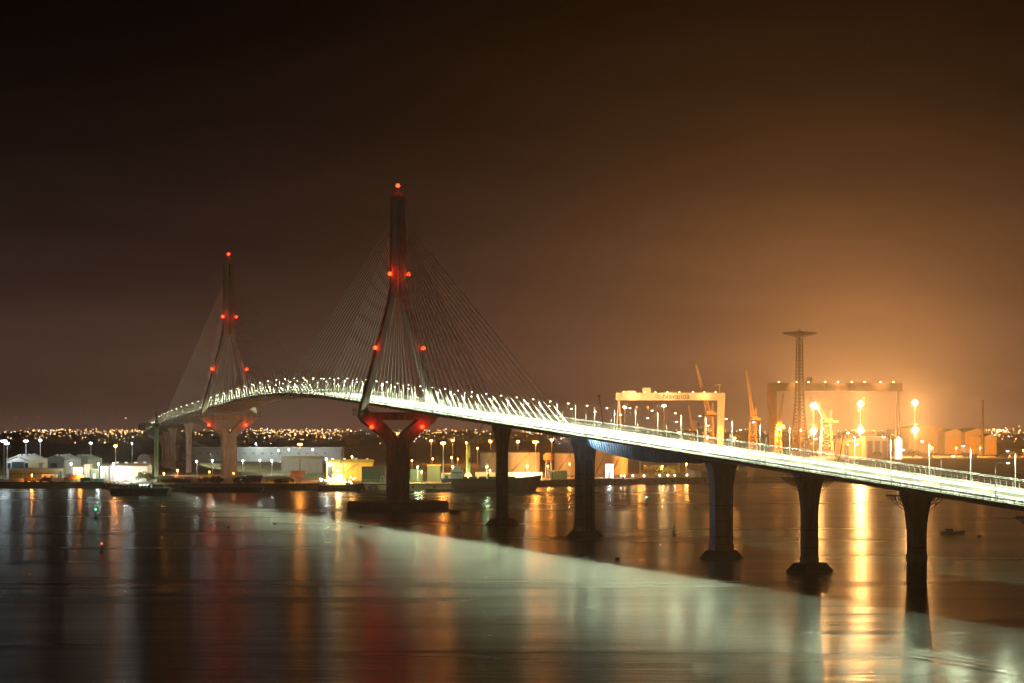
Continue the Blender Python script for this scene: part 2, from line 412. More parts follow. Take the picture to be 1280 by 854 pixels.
# pylon, local axes: x along the bridge, y towards the open bay
def pylon(s, foot):
    q, d = axis(s); rz = math.atan2(d.y, d.x)        # local +x = d ; local +y = left of d ; bay side n = (d.y,-d.x) is local -y
    L = lambda k, name, m_, par=None, lab=None: k.build(name, m_, par, label=lab)
    zb = -2.0 if foot else 3.0
    k = MB(); k.loft([rect(0, 0, 9.4, 12.0, z, 0.9) for z in (zb, 20, 38)] + [rect(0, 0, 9.2, 12.6, 41.0, 0.9)])
    st = k.build('pylon', CONC, bridge, loc=(q.x, q.y, 0), rz=rz)
    for sg in (1, -1):
        # lower arm of the Y: curves out of the stem to the knuckle below the deck
        k = MB(); rg = []
        for y, z, w_ in ((3.2, 38.5, 5.4), (5.0, 42.0, 5.6), (8.6, 45.2, 6.0), (13.2, 49.0, 6.2), (18.6, 53.4, 6.6), (21.4, 56.2, 5.0)):
            rg.append([(-4.1, sg * (y - w_ * 0.42), z + w_ * 0.35), (4.1, sg * (y - w_ * 0.42), z + w_ * 0.35), (4.1, sg * (y + w_ * 0.42), z - w_ * 0.42), (-4.1, sg * (y + w_ * 0.42), z - w_ * 0.42)])
        k.loft(rg); k.build('lower_arm', CONC, st)
        # upper leg: from the knuckle past the deck edge to the mast
        k = MB(); rg = []
        for z, y, a, b_ in ((53.0, 21.6, 7.6, 4.2), (60, 20.4, 7.2, 4.2), (75, 16.3, 6.8, 4.0), (95, 10.7, 6.4, 3.8), (112, 6.2, 6.2, 3.7), (120, 4.3, 6.2, 3.6), (128, 2.95, 6.2, 3.5), (134, 2.35, 6.2, 3.5)):
            rg.append([(x_, sg * y_, z_) for x_, y_, z_ in rect(0, y, a, b_, z, 0.5)])
        k.loft(rg); k.build('upper_leg', CONC, st)
        # half of the mast; a dark slot stays open between the halves
        k = MB(); k.loft([[(x_, sg * y_, z_) for x_, y_, z_ in rect(0, 2.35, 6.2, 3.5, z, 0.5)] for z in (134.02, 176)] + [[(x_, sg * y_, z_) for x_, y_, z_ in rect(0, 2.2, 5.6, 3.2, 181.5, 0.5)]])
        k.build('mast_shaft', CONC, st)
    k = MB(); k.loft([rect(0, 0, 5.0, 1.4, z, 0.1) for z in (122.5, 179.0)]); k.build('anchor_box', STEEL_DK, st)
    k = MB(); k.loft([rect(0, 0, 6.0, 7.6, 179.5, 0.6), rect(0, 0, 5.4, 6.6, 182.0, 0.6), rect(0, 0, 3.6, 3.6, 184.2, 0.4)]); k.build('mast_cap', CONC, st)
    k = MB(); k.tube([(0, -1.0, 184.2), (0, -1.0, 186.4)], 0.12); k.beam((-1.2, 0.6, 184.2), (-1.2, 0.6, 185.6), 0.7); k.build('mast_rod', STEEL, st)
    k = MB(); rg = []
    for y in frange(-19.2, 19.2, 4): rg.append([(-4.0, y, 51.6), (4.0, y, 51.6), (4.0, y, 56.2), (-4.0, y, 56.2)])
    k.loft(rg); k.build('cross_beam', CONC, st)
    # debris net and scaffold in the opening of the Y
    k = MB()
    for i in range(18):
        y = -12.5 + 25.0 * i / 17; zlo = 44.6 + abs(y) * 0.62 - 0.5
        if zlo < 51.3: k.beam((1.2, y, zlo), (1.2, y, 51.6), 0.24)
    for i in range(7):
        z = 44.6 + i * 1.05; hw = max(0.4, (z - 44.4) / 0.62)
        k.beam((1.45, -hw, z), (1.45, hw, z), 0.24)
    k.build('scaffold', CREAM, st)
    for sg in (1, -1):
        k = MB(); 
        for z in (54.6, 57.4): k.box((0, sg * 22.6, z), (10.5, 7.0, 0.25))
        for x in (-5, -2.5, 0, 2.5, 5):
            for y in (19.4, 26.0): k.beam((x, sg * y, 54.6), (x, sg * y, 58.6), 0.14)
        for y in (19.4, 26.0):
            for z in (58.0, 58.6): k.beam((-5.2, sg * y, z), (5.2, sg * y, z), 0.12)
        k.build('work_platform', STEEL_DK, st)
    if foot:
        k = MB(); k.loft([rect(0, 0, 29, 56, z, 5.0) for z in (-2, 3.6)] + [rect(0, 0, 27.4, 54.4, 4.4, 5.0)])
        k.build('footing', CONC_DARK, st)
        k = MB()
        for y in frange(-26, 26, 4):
            k.beam((-13.2, y, 4.4), (-13.2, y, 5.6), 0.1); k.beam((13.2, y, 4.4), (13.2, y, 5.6), 0.1)
        for x in (-13.2, 13.2):
            for z in (5.0, 5.6): k.beam((x, -26, z), (x, 26, z), 0.1)
        k.build('footing_rail', STEEL, st)
    else:
        k = MB(); k.loft([rect(0, 0, 22, 26, z, 3.0) for z in (1.5, 6.0)]); k.build('footing', CONC, st)
    return st
PYL = [pylon(0.0, True), pylon(-540.0, False)]

def pier(s, wide=5.2, thick=3.9, topw=10.2, zbase=-2.0, footing='hex', bracket=False, flare=13.0):
    q, d = axis(s); rz = math.atan2(d.y, d.x); zt = zdeck(s) - 3.02
    k = MB(); rg = [rect(0, 0, thick, wide, zbase, 0.35)]
    rg.append(rect(0, 0, thick, wide, zt - flare, 0.35))
    for i in range(1, 9):
        t_ = i / 8.0; ww = wide + (topw - wide) * (0.30 * t_ + 0.70 * t_ ** 2.2) if i < 8 else topw
        rg.append(rect(0, 0, thick * (1 + 0.08 * t_), ww, zt - flare * (1 - t_) - (1.2 if i == 7 else 0), 0.35))
    rg.append(rect(0, 0, thick * 1.08, topw, zt, 0.35))
    k.loft(rg); pr = k.build('pier', CONC, bridge, loc=(q.x, q.y, 0), rz=rz)
    for z in frange(max(zbase, LAND) + 4, zt - flare, 5.2)[:-1]:
        k = MB(); k.loft([rect(0, 0, thick + 0.12, wide + 0.12, z_, 0.37) for z_ in (z - 0.09, z + 0.09)]); k.build('form_joint', CONC_DARK, pr)
    if footing == 'hex':
        k = MB(); prof = [(8.6, -2), (8.4, 0.25), (5.9, 2.9)]
        k.loft([[(r * 0.85 * math.cos(R(60 * i + 30)), r * math.sin(R(60 * i + 30)) * 1.05, z) for i in range(6)] for r, z in prof]); k.build('footing', CONC_DARK, pr)
        k = MB(); k.loft([rect(0, 0, thick + 0.5, wide + 0.5, z, 0.4) for z in (2.9, 4.9)]); k.build('plinth', CONC_PALE, pr)
    elif footing == 'casing':
        k = MB(); k.lathe([(3.15, -2), (3.15, 7.6), (2.9, 7.8)], 28); k.build('steel_casing', CONC_DARK, pr)
        k = MB(); k.loft([rect(0, 0, thick + 0.4, wide + 0.4, z, 0.4) for z in (7.8, 10.4)]); k.build('plinth', CONC_PALE, pr)
        k = MB(); k.beam((-0.9, -3.6, -1), (-0.9, -3.6, 8.4), 0.12); k.beam((0.9, -3.6, -1), (0.9, -3.6, 8.4), 0.12)
        for z in frange(0, 8.2, 0.6): k.beam((-0.9, -3.6, z), (0.9, -3.6, z), 0.08)
        k.build('ladder', STEEL_DK, pr)
    if bracket:
        for sg in (1, -1):
            k = MB(); z1 = zt - 1.3
            for x in (-2.6, 0, 2.6):
                a, e, c = (x, sg * 4.2, z1), (x, sg * 9.0, z1), (x, sg * 3.4, z1 - 4.2)
                k.beam(a, e, 0.22); k.beam(c, e, 0.22); k.beam((x, sg * 6.6, z1), (x, sg * 5.2, z1 - 2.8), 0.16); k.beam((x, sg * 5.2, z1 - 2.8), (x, sg * 4.2, z1), 0.16); k.beam((x, sg * 7.8, z1), (x, sg * 6.8, z1 - 1.5), 0.16)
            k.box((0, sg * 6.6, z1 + 0.2), (6.4, 5.0, 0.2))
            for y in (4.6, 6.6, 8.8): k.beam((2.9, sg * y, z1 + 0.3), (2.9, sg * y, z1 + 1.3), 0.1); k.beam((-2.9, sg * y, z1 + 0.3), (-2.9, sg * y, z1 + 1.3), 0.1)
            for x in (2.9, -2.9): k.beam((x, sg * 4.4, z1 + 1.3), (x, sg * 9.0, z1 + 1.3), 0.1)
            k.build('access_bracket', STEEL_DK, pr)
    return pr
pier(770, footing='casing'); pier(695, footing='casing', bracket=True)
pier(620, footing='casing', bracket=True); pier(545, bracket=True)
pier(470, 7.4, 6.0, 11.4, flare=11.0); p4 = pier(320, 7.4, 6.0, 11.4, flare=11.0); pier(200)
for s in (-740, -860, -935, -1010, -1085, -1160, -1235, -1310, -1385, -1460, -1535): pier(s, zbase=2.0, footing=None)
# hoist mast fixed to the pier beside the lift-out span
k = MB(); k.lattice((5.2, 0, 2.5), (5.2, 0, 34), 1.8, 1.8, 16, 0.14); k.build('hoist_mast', STEEL_DK, p4)
a, c = bp(323, 16.2, -3.4), bp(398, 6.6, -5.0)
t_ = thing('girder_fill_light', 'added white fill light under the deck edge shining along the blue girder', 'work light', a)  # fill light added to brighten the blue girder
k = MB(); k.box((0, 0, 0), (.7, .7, .5)); k.build('housing', STEEL_DK, t_)
k = MB(); k.beam((0, 0, 0), -(c - a).normalized() * 0 + Vector((.0, .0, 2.8)), .15); k.build('bracket', STEEL_DK, t_)
k = MB(); q = (c - a).normalized(); k.beam(q * .36, q * .46, .5); k.build('lens', glow('fill_lens', (.75, .9, 1.0), 6.0), t_)
lamp('SPOT', t_, q * .7, 260000, (.62, .85, 1.0), .3, spot=40, blend=.9, rot=(c - a).to_track_quat('-Z', 'Y').to_euler())

# deck street lamps: things of their own
def street_lamp(s, o, label, group, reach=3.6, hgt=10.5, power=P_DECK, protos={}):
    q = bp(s, o); _, d = axis(s); inward = Vector((d.y, -d.x, 0)) * (-1 if o > 0 else 1)
    rz = math.atan2(inward.y, inward.x)
    if reach not in protos:
        t_ = thing('street_lamp', label, 'street lamp')
        k = MB(); k.tube([(0, 0, 0), (0, 0, 1.2)], 0.16, 8); k.tube([(0, 0, 1.2), (0, 0, hgt - 1.2)], 0.11, 8, 0.08); k.build('post', STEEL, t_)
        k = MB(); k.tube([(0, 0, hgt - 1.2), (reach * 0.09, 0, hgt - 0.5), (reach * 0.3, 0, hgt), (reach * 0.6, 0, hgt + 0.12), (reach - 0.3, 0, hgt + 0.1)], 0.09, 6); k.build('arm', STEEL, t_)
        k = MB(); k.loft([[(reach - 0.45, -0.2, hgt + 0.0), (reach + 0.45, -0.22, hgt), (reach + 0.45, 0.22, hgt), (reach - 0.45, 0.2, hgt)], [(reach - 0.4, -0.12, hgt + 0.18), (reach + 0.3, -0.14, hgt + 0.16), (reach + 0.3, 0.14, hgt + 0.16), (reach - 0.4, 0.12, hgt + 0.18)]])
        hd = k.build('lamp_head', STEEL, t_)
        k = MB(); k.loft([[(reach - 0.4, -0.2, hgt - 0.01), (reach + 0.4, -0.2, hgt - 0.01), (reach + 0.4, 0.2, hgt - 0.01), (reach - 0.4, 0.2, hgt - 0.01)], [(reach - 0.3, -0.14, hgt - 0.24), (reach + 0.3, -0.14, hgt - 0.24), (reach + 0.3, 0.14, hgt - 0.24), (reach - 0.3, 0.14, hgt - 0.24)]])
        k.build('lens', glow('led_lens', LED, 14.0), hd)
        lamp('SPOT', t_, (reach, 0, hgt - 0.45), power, LED, 0.04, spot=170, blend=0.5)
        protos[reach] = t_
    else: t_ = copy_tree(protos[reach])
    t_.location = q; t_.rotation_euler = (0, 0, rz)
    t_['label'] = label; t_['group'] = group
    return t_
def zone(s):
    if s < -560: return 'beyond the quay pylon'
    if s < 0: return 'between the two pylons'
    if s < 330: return 'among stays past the water pylon'
    return 'on the approach beyond the stays'
for i in range(78):
    s = -1145 + 25.7 * i
    street_lamp(s, -14.0, 'lit lamp on the shipyard edge of the bridge, ' + zone(s), 'lamps on the shipyard edge of the bridge', *((3.6, 10.5) if s < 330 else (2.6, 11.5)))
for i in range(66):
    s = -1140 + 30 * i
    street_lamp(s, 14.0, 'lit lamp on the open-bay edge of the bridge, ' + zone(s), 'lamps on the open-bay edge of the bridge', *((4.2, 10.5) if s < 500 else (4.0, 10.5, P_DECK * .35)))  # added dimmer lamps on the last stretch brighten road and fade the light pool

# red aircraft warning lights on the pylons
def warning_light(pos, label, group, power=13000, r=1.15):
    t_ = thing('warning_light', label, 'warning light', pos, 0, group)
    k = MB(); k.lathe([(r * 0.6, -1.9), (r * 0.6, -1.1), (r * 0.5, -1.0)], 12); k.build('housing', STEEL_DK, t_)
    k = MB(); k.lathe([(r * 0.55, -r * .85), (r * .9, -r * .45), (r, 0), (r * 0.86, r * 0.5), (r * .5, r * .86), (r * 0.15, r * 0.98)], 14); k.build('lens', glow('red_lens', (1.0, 0.016, 0.003), 20.0), t_)
    lamp('POINT', t_, (0, 0, 0.1), power, (1.0, 0.03, 0.008), r * 1.05)
for base, nm in ((0.0, 'pylon standing in the water'), (-540.0, 'pylon standing on the quay')):
    q, d = axis(base); n = Vector((d.y, -d.x, 0))
    g = 'red lights on the ' + nm
    def pp(o, z, al): return Vector((q.x, q.y, z)) + n * o + d * al
    warning_light(pp(0.4, 188.0, 1.5), 'red warning light on the mast top of the ' + nm, g)
    for o in (5.6, -5.6): warning_light(pp(o, 136.5, 3.4), 'red warning light high on the mast shoulder of the ' + nm, g)
    for o in (14.4, -14.4): warning_light(pp(o, 93.5, 3.6), 'red warning light halfway up a leg of the ' + nm, g)
    for o in (17.2, -13.2): warning_light(pp(o, 47.6, 5.6), 'red warning light on the forked base of the ' + nm, g, 9000 if base == 0.0 else 2500)

# ------------------------------------------------------------------ quay buildings
def shed(name, label, x0, x1, ytop, D, wall, roof, depth=28.0, rz=0.0, kind='gable', doors=(), windows=(), door_m=None, cat='warehouse', base=LAND, group=None, eave=0.80):
    W = (x1 - x0) / F * D; p0 = at((x0 + x1) / 2, D, base); h = zat(ytop, D) - base
    t_ = thing(name, label, cat, p0, rz, group); he = h * eave if kind in ('gable', 'arch') else h
    if kind == 'gable': prof = [(-W / 2, 0), (W / 2, 0), (W / 2, he), (0, h - 0.3), (-W / 2, he)]
    elif kind == 'arch': prof = [(-W / 2, 0), (W / 2, 0)] + [(W / 2 * math.cos(math.pi * i / 10), he + (h - 0.3 - he) * math.sin(math.pi * i / 10)) for i in range(11)]
    else: prof = [(-W / 2, 0), (W / 2, 0), (W / 2, h - 0.3), (-W / 2, h - 0.3)]
    if kind == 'side':        # ridge runs along the front
        prof = [(0, 0), (depth, 0), (depth, h * 0.86), (depth / 2, h - 0.3), (0, h * 0.86)]
        k = MB(); k.loft([[(x, y, z) for y, z in prof] for x in (-W / 2, W / 2)]); k.build('wall', wall, t_)
        for sg in (0, 1):
            k = MB(); a = (0 if sg == 0 else depth); 
            rr = [[(x, -0.5 if sg == 0 else depth + 0.5, h * 0.86 - 0.15), (x, depth / 2, h - 0.2), (x, depth / 2, h + 0.1), (x, -0.5 if sg == 0 else depth + 0.5, h * 0.86 + 0.15)] for x in (-W / 2 - 0.5, W / 2 + 0.5)]
            k.loft(rr); k.build('roof', roof, t_)
    else:
        k = MB(); k.loft([[(x, y, z) for x, z in prof] for y in (0, depth)]); k.build('wall', wall, t_)
        k = MB()
        if kind == 'flat': k.box((0, depth / 2, h - 0.05), (W + 0.6, depth + 0.6, 0.4)); k.build('roof', roof, t_)
        elif kind == 'gable':
            for sg in (1, -1):
                k = MB(); k.loft([[(sg * (W / 2 + 0.5), y, he - 0.2), (0, y, h - 0.28), (0, y, h + 0.12), (sg * (W / 2 + 0.5), y, he + 0.2)] for y in (-0.5, depth + 0.5)]); k.build('roof', roof, t_)
        else:
            arc = [(W / 2 * math.cos(math.pi * i / 10), he + (h - 0.3 - he) * math.sin(math.pi * i / 10)) for i in range(11)]
            ring = lambda y: [(x * 1.01, y, z + 0.02) for x, z in arc] + [(x * 1.02, y, z + 0.35) for x, z in reversed(arc)]
            k.loft([ring(-0.5), ring(depth + 0.5)]); k.build('roof', roof, t_)
    if depth > 20 and W > 18:
        for i in range(4):
            k = MB(); u = (i + .5) / 4
            k.box((-W / 2 + W * u, depth / 2, h + .3) if kind in ('side', 'flat') else (0, depth * u, h + .3), (2.2, 2.2, 1.4)); k.build('roof_vent', STEEL, t_)
        rh = he * .86 if kind == 'side' else he
        wl = [q for q in t_.children if q.name.startswith('wall')][0]
        if D < 2600:
            for i in range(int(W / 4) + 1):
                x = -W / 2 + .2 + (W - .4) * i / int(W / 4)
                if any(-W / 2 + W * a - .8 < x < -W / 2 + W * c + .8 for a, c, f_ in doors): continue
                k = MB(); k.box((x, -.1, rh / 2 - .1), (.3, .22, rh - .2)); k.build('rib', wall, wl)
    for a, c, f_ in doors:
        xa, xb = -W / 2 + W * a, -W / 2 + W * c; zt = he * f_
        k = MB(); k.box(((xa + xb) / 2, -0.1, zt / 2), (xb - xa, 0.3, zt)); dr = k.build('door', door_m or DOORM, t_)
        k = MB()
        k.box((xa - 0.2, -0.16, zt / 2 + 0.1), (0.4, 0.5, zt + 0.2)); k.box((xb + 0.2, -0.16, zt / 2 + 0.1), (0.4, 0.5, zt + 0.2)); k.box(((xa + xb) / 2, -0.16, zt + 0.22), (xb - xa - 0.02, 0.5, 0.4)); k.build('door_frame', STEEL, dr)
    for a, z_, ww, hh in windows:
        xa = -W / 2 + W * a
        k = MB(); k.box((xa, -0.05, z_), (ww, 0.25, hh)); wn = k.build('window', GLASS, t_)
        k = MB(); k.box((xa, -0.12, z_ - hh / 2 - 0.12), (ww + 0.3, 0.4, 0.2)); k.build('sill', CONC_PALE, wn)
    return t_
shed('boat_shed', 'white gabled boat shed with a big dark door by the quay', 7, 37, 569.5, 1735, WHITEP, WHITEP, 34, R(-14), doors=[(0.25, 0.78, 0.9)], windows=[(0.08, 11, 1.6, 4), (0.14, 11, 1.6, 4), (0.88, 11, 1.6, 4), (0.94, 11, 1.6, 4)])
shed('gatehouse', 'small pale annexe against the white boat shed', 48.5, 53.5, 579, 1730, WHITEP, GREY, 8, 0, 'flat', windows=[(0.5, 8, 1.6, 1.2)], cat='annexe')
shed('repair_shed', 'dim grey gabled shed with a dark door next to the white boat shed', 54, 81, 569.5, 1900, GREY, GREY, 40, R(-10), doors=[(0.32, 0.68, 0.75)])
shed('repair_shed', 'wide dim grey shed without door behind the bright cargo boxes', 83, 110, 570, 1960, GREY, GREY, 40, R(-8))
shed('low_office', 'long low green office block with a row of windows on the quay', 11, 77.5, 585.5, 1690, GREENISH, CREAM, 14, 0, 'side', doors=[(0.965, 0.995, 0.9)], windows=[(0.05 + 0.062 * i, 5.4, 1.4, 1.2) for i in range(14)], cat='office')
shed('store_hut', 'low white store hut in front of the green office block', 52.5, 70, 593.3, 1668, WHITEP, WHITEP, 6, 0, 'flat', doors=[(0.1, 0.3, 0.8), (0.6, 0.8, 0.8)], cat='hut')
shed('cargo_hall', 'brilliantly lit white cargo hall with a brown roof on the left quay', 137.5, 184, 579.5, 1680, WHITEP, ROOF, 22, 0, 'side', doors=[(0.08, 0.28, 0.5), (0.62, 0.85, 0.5)], door_m=WHITEP)
shed('round_roof_shed', 'dim round-roofed shed behind the brown-roofed cargo hall', 171, 189, 567.5, 2000, GREY, GREY, 40, 0, 'arch', doors=[(0.15, 0.85, 0.7)], eave=0.55)
for i, (x0, x1, yt, mm, nm) in enumerate(((91, 104, 584, WHITEP, 'white'), (105, 112, 580.5, CREAM, 'cream'), (113, 124, 586.5, GREENISH, 'green'), (125.5, 135.5, 583, WHITEP, 'white'))):
    shed('cargo_store', ('white flat-roofed store beside the green office block', 'tall narrow cream store between two low stores', 'low green store with a white door', 'white flat-roofed store next to the brown-roofed cargo hall')[i], x0, x1, yt, 1695, mm, CREAM, 12, 0, 'flat', doors=[(0.3, 0.6, 0.6)], door_m=WHITEP, cat='store')
# under and right of the quay pylon
shed('grey_warehouse', 'long grey ribbed warehouse between the two pylons', 352, 403, 571, 1950, GREY, CREAM, 45, R(4), 'side')
shed('long_store', 'very long low store with a lit white roof edge behind the grey warehouse', 240, 427, 559.5, 2500, GREY, WHITEP, 40, 0, 'flat', windows=[(0.05 + 0.06 * i, 9, 3, 1.4) for i in range(15)])
shed('yellow_hall', 'big yellow hall with sloped roof on the middle quay', 408, 466, 575, 1690, YELLOW, YELLOW, 34, R(3), 'side', doors=[(0.03, 0.14, 0.7)])
shed('yellow_shed', 'small yellow shed beside the foot of the quay pylon', 249, 275, 594, 1690, YELLOW, YELLOW, 10, 0, 'side', doors=[(0.3, 0.45, 0.7)], cat='shed')
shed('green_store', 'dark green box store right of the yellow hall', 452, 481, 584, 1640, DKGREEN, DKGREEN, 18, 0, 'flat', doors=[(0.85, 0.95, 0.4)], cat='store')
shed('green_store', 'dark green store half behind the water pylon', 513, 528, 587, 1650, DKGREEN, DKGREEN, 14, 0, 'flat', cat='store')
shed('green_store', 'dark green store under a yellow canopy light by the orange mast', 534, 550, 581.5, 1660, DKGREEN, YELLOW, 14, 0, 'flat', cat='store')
shed('quay_hut', 'low yellow-lit hut between green store and slewing crane', 551, 576, 592, 1640, CREAM, YELLOW, 8, 0, 'flat', doors=[(0.2, 0.35, 0.8)], windows=[(0.55, 5, 2, 1.4), (0.75, 5, 2, 1.4)], cat='hut')
shed('quay_hut', 'yellow-lit hut right of the slewing crane', 594, 619, 590, 1690, CREAM, ROOF, 8, 0, 'flat', doors=[(0.6, 0.7, 0.8)], cat='hut')
shed('pump_house', 'pale flat pump house with ribbed front before the tanks', 687.5, 709, 588.5, 1720, GREENISH, WHITEP, 9, 0, 'flat', doors=[(0.1, 0.2, 0.8)], cat='pump house')
shed('lit_booth', 'white floodlit booth between hoist mast and brown tank', 757, 767, 580, 1775, WHITEP, GREY, 7, 0, 'flat', doors=[(0.35, 0.6, 0.5)], cat='booth')
shed('tank_wall', 'pale bund wall in front of the bright yellow tank', 634, 678, 590.5, 1730, CREAM, CREAM, 1.5, 0, 'flat', cat='wall')
# shipyard halls
shed('assembly_hall', 'huge pale assembly hall fading into the glow behind the shipyard lamps', 1136, 1181, 531, 3080, CREAM, CREAM, 90, 0, 'gable', eave=0.88)
shed('assembly_hall', 'gabled hall with open bay next to the huge pale hall', 1181, 1206.5, 536.5, 3030, CREAM, CREAM, 90, 0, 'gable', doors=[(0.1, 0.85, 0.7)], door_m=CRANE_O, eave=0.86)
shed('assembly_hall', 'gabled hall with two tall yellow doors near the thin chimney', 1206.5, 1237.5, 535.5, 3000, CREAM, CREAM, 90, 0, 'gable', doors=[(0.08, 0.44, 0.82), (0.52, 0.9, 0.82)], door_m=YELLOW, eave=0.84)
shed('assembly_hall', 'smallest gabled hall, right of the thin chimney', 1231.5, 1246, 542.5, 2960, CREAM, ROOF, 60, 0, 'gable', doors=[(0.12, 0.46, 0.8), (0.54, 0.88, 0.8)], door_m=YELLOW, eave=0.86)
shed('plate_shop', 'low yellow plate shop before the second portal crane', 1050, 1077, 549, 2640, YELLOW, CREAM, 40, 0, 'side', doors=[(0.2, 0.4, 0.7)])
shed('plate_shop', 'low orange plate shop with three dark bays', 1082, 1111, 546, 2700, CREAM, CREAM, 40, 0, 'flat', doors=[(0.08, 0.3, 0.8), (0.4, 0.62, 0.8), (0.72, 0.93, 0.8)], door_m=RUST)
shed('shore_house', 'low yellow house on the far shore past the sheds', 1260, 1272, 566, 2760, YELLOW, ROOF, 14, 0, 'side', doors=[(0.2, 0.35, 0.6)], windows=[(0.6, 4, 2, 1.5), (0.85, 4, 2, 1.5)], cat='house')
shed('shore_house', 'long dim flat house behind the low yellow house', 1262, 1300, 555, 3100, GREY, GREY, 20, 0, 'side', windows=[(0.1 + 0.1 * i, 8, 2, 1.5) for i in range(8)], cat='house')
shed('white_pavilion', 'glaring white tent under the leg of the second portal crane', 1119.5, 1127.5, 545, 2615, WHITEP, WHITEP, 10, 0, 'gable', cat='tent')

# ------------------------------------------------------------------ storage tanks
def tank(label, x0, x1, ytop, D, m_=None, roof_h=2.2):
    r = (x1 - x0) / 2 / F * D; p0 = at((x0 + x1) / 2, D + r, LAND); h = zat(ytop, D) - LAND
    t_ = thing('storage_tank', label, 'storage tank', p0, 0, 'tanks of the tank farm')
    k = MB(); k.lathe([(r, 0), (r, h)], 48); k.build('shell', m_ or TANK, t_, smooth=True)
    k = MB(); k.lathe([(r + 0.25, h - 0.1), (r + 0.25, h + 0.3), (r * 0.5, h + roof_h * 0.8), (0.4, h + roof_h)], 48); k.build('roof', TANK_ROOF, t_, smooth=True)
    for z in frange(h * 0.2, h * 0.85, h * 0.2):
        k = MB(); k.lathe([(r + 0.02, z - 0.12), (r + 0.14, z - 0.1), (r + 0.14, z + 0.1), (r + 0.02, z + 0.12)], 48); k.build('stiffening_ring', m_ or TANK, t_)
    k = MB()
    for i in range(26):
        a0, a1 = R(-150 + i * 3.2), R(-150 + (i + 1) * 3.2); z0, z1 = h * i / 26, h * (i + 1) / 26
        k.beam((math.cos(a0) * (r + 0.6), math.sin(a0) * (r + 0.6), z0), (math.cos(a1) * (r + 0.6), math.sin(a1) * (r + 0.6), z1), 0.9, 0.2)
    k.build('stair', STEEL_DK, t_)
    k = MB()
    for i in range(24):
        a = R(15 * i); k.beam((math.cos(a) * r, math.sin(a) * r, h + 0.3), (math.cos(a) * r, math.sin(a) * r, h + 1.4), 0.08)
    k.build('roof_rail', STEEL, t_)
tank('dim pale tank just left of the slim pier with green lamp', 600, 624, 566.5, 1830, GREY)
tank('widest storage tank, glowing yellow under an orange lamp', 633, 675, 566, 1800)
tank('yellow tank right behind the small pump house', 693, 722, 567, 1840)
tank('brown shaded tank right of the hoist mast', 744, 766, 563, 1900, CREAM)
tank('brown shaded tank behind the white floodlit booth', 764, 785, 562, 1880)
# water tower
t_ = thing('water_tower', 'brown round water tower on legs between two yellow tanks', 'water tower', at(685.5, 1760, LAND))
k = MB(); k.lathe([(0.6, 13), (4.2, 15.2), (4.4, 18.6), (2.6, 20.4), (0.3, 21)], 20); k.build('bowl', RUST, t_, smooth=True)
for a in (45, 135, 225, 315):
    k = MB(); k.tube([(3.4 * math.cos(R(a)), 3.4 * math.sin(R(a)), 0), (2.6 * math.cos(R(a)), 2.6 * math.sin(R(a)), 14.6)], 0.22, 6); k.build('leg', STEEL, t_)

# ------------------------------------------------------------------ lattice power tower
Dp = 2600.0
t_ = thing('power_tower', 'very tall tapering lattice power tower with flat crossarm among the shipyard cranes', 'power tower', at(999.3, Dp, LAND))
px = Dp / F
k = MB()
lev = [(0, 23.0), (20, 18.6), (45, 13.4), (70, 10.0), (95, 8.4), (120, 7.6), (147, 7.0)]
for (z0, w0), (z1, w1) in zip(lev[:-1], lev[1:]): k.lattice((0, 0, z0), (0, 0, z1), w0, w1, 6, 0.5, x=(1, 0, 0))
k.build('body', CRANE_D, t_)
k = MB(); k.tube([(0, 0, 0), (0, 0, 150)], 1.5, 10); k.build('stair_shaft', CRANE_D, t_)
for sg in (1, -1):
    k = MB(); zt = 154.0
    k.lattice((0, 0, 151.5), (sg * 21.0, 0, 153.4), 8.0, 0.8, 8, 0.36, x=(0, 1, 0)); k.build('crossarm', CRANE_D, t_)
    k = MB(); k.loft([[(0, -3.5, 149.5), (0, 3.5, 149.5), (0, 3.5, 155.2), (0, -3.5, 155.2)], [(sg * 20.6, -0.4, 153.0), (sg * 20.6, 0.4, 153.0), (sg * 20.6, 0.4, 153.7), (sg * 20.6, -0.4, 153.7)]]); k.build('crossarm_web', CRANE_D, t_)
k = MB(); k.lattice((0, 0, 155), (0, 0, 158.5), 3.0, 0.6, 2, 0.3, x=(1, 0, 0)); k.build('peak', CRANE_D, t_)
for z in (60, 92):
    k = MB(); wv = 12.5 if z == 60 else 9.6; k.box((0, 0, z), (wv, wv, 0.4)); k.build('landing', CRANE_D, t_)

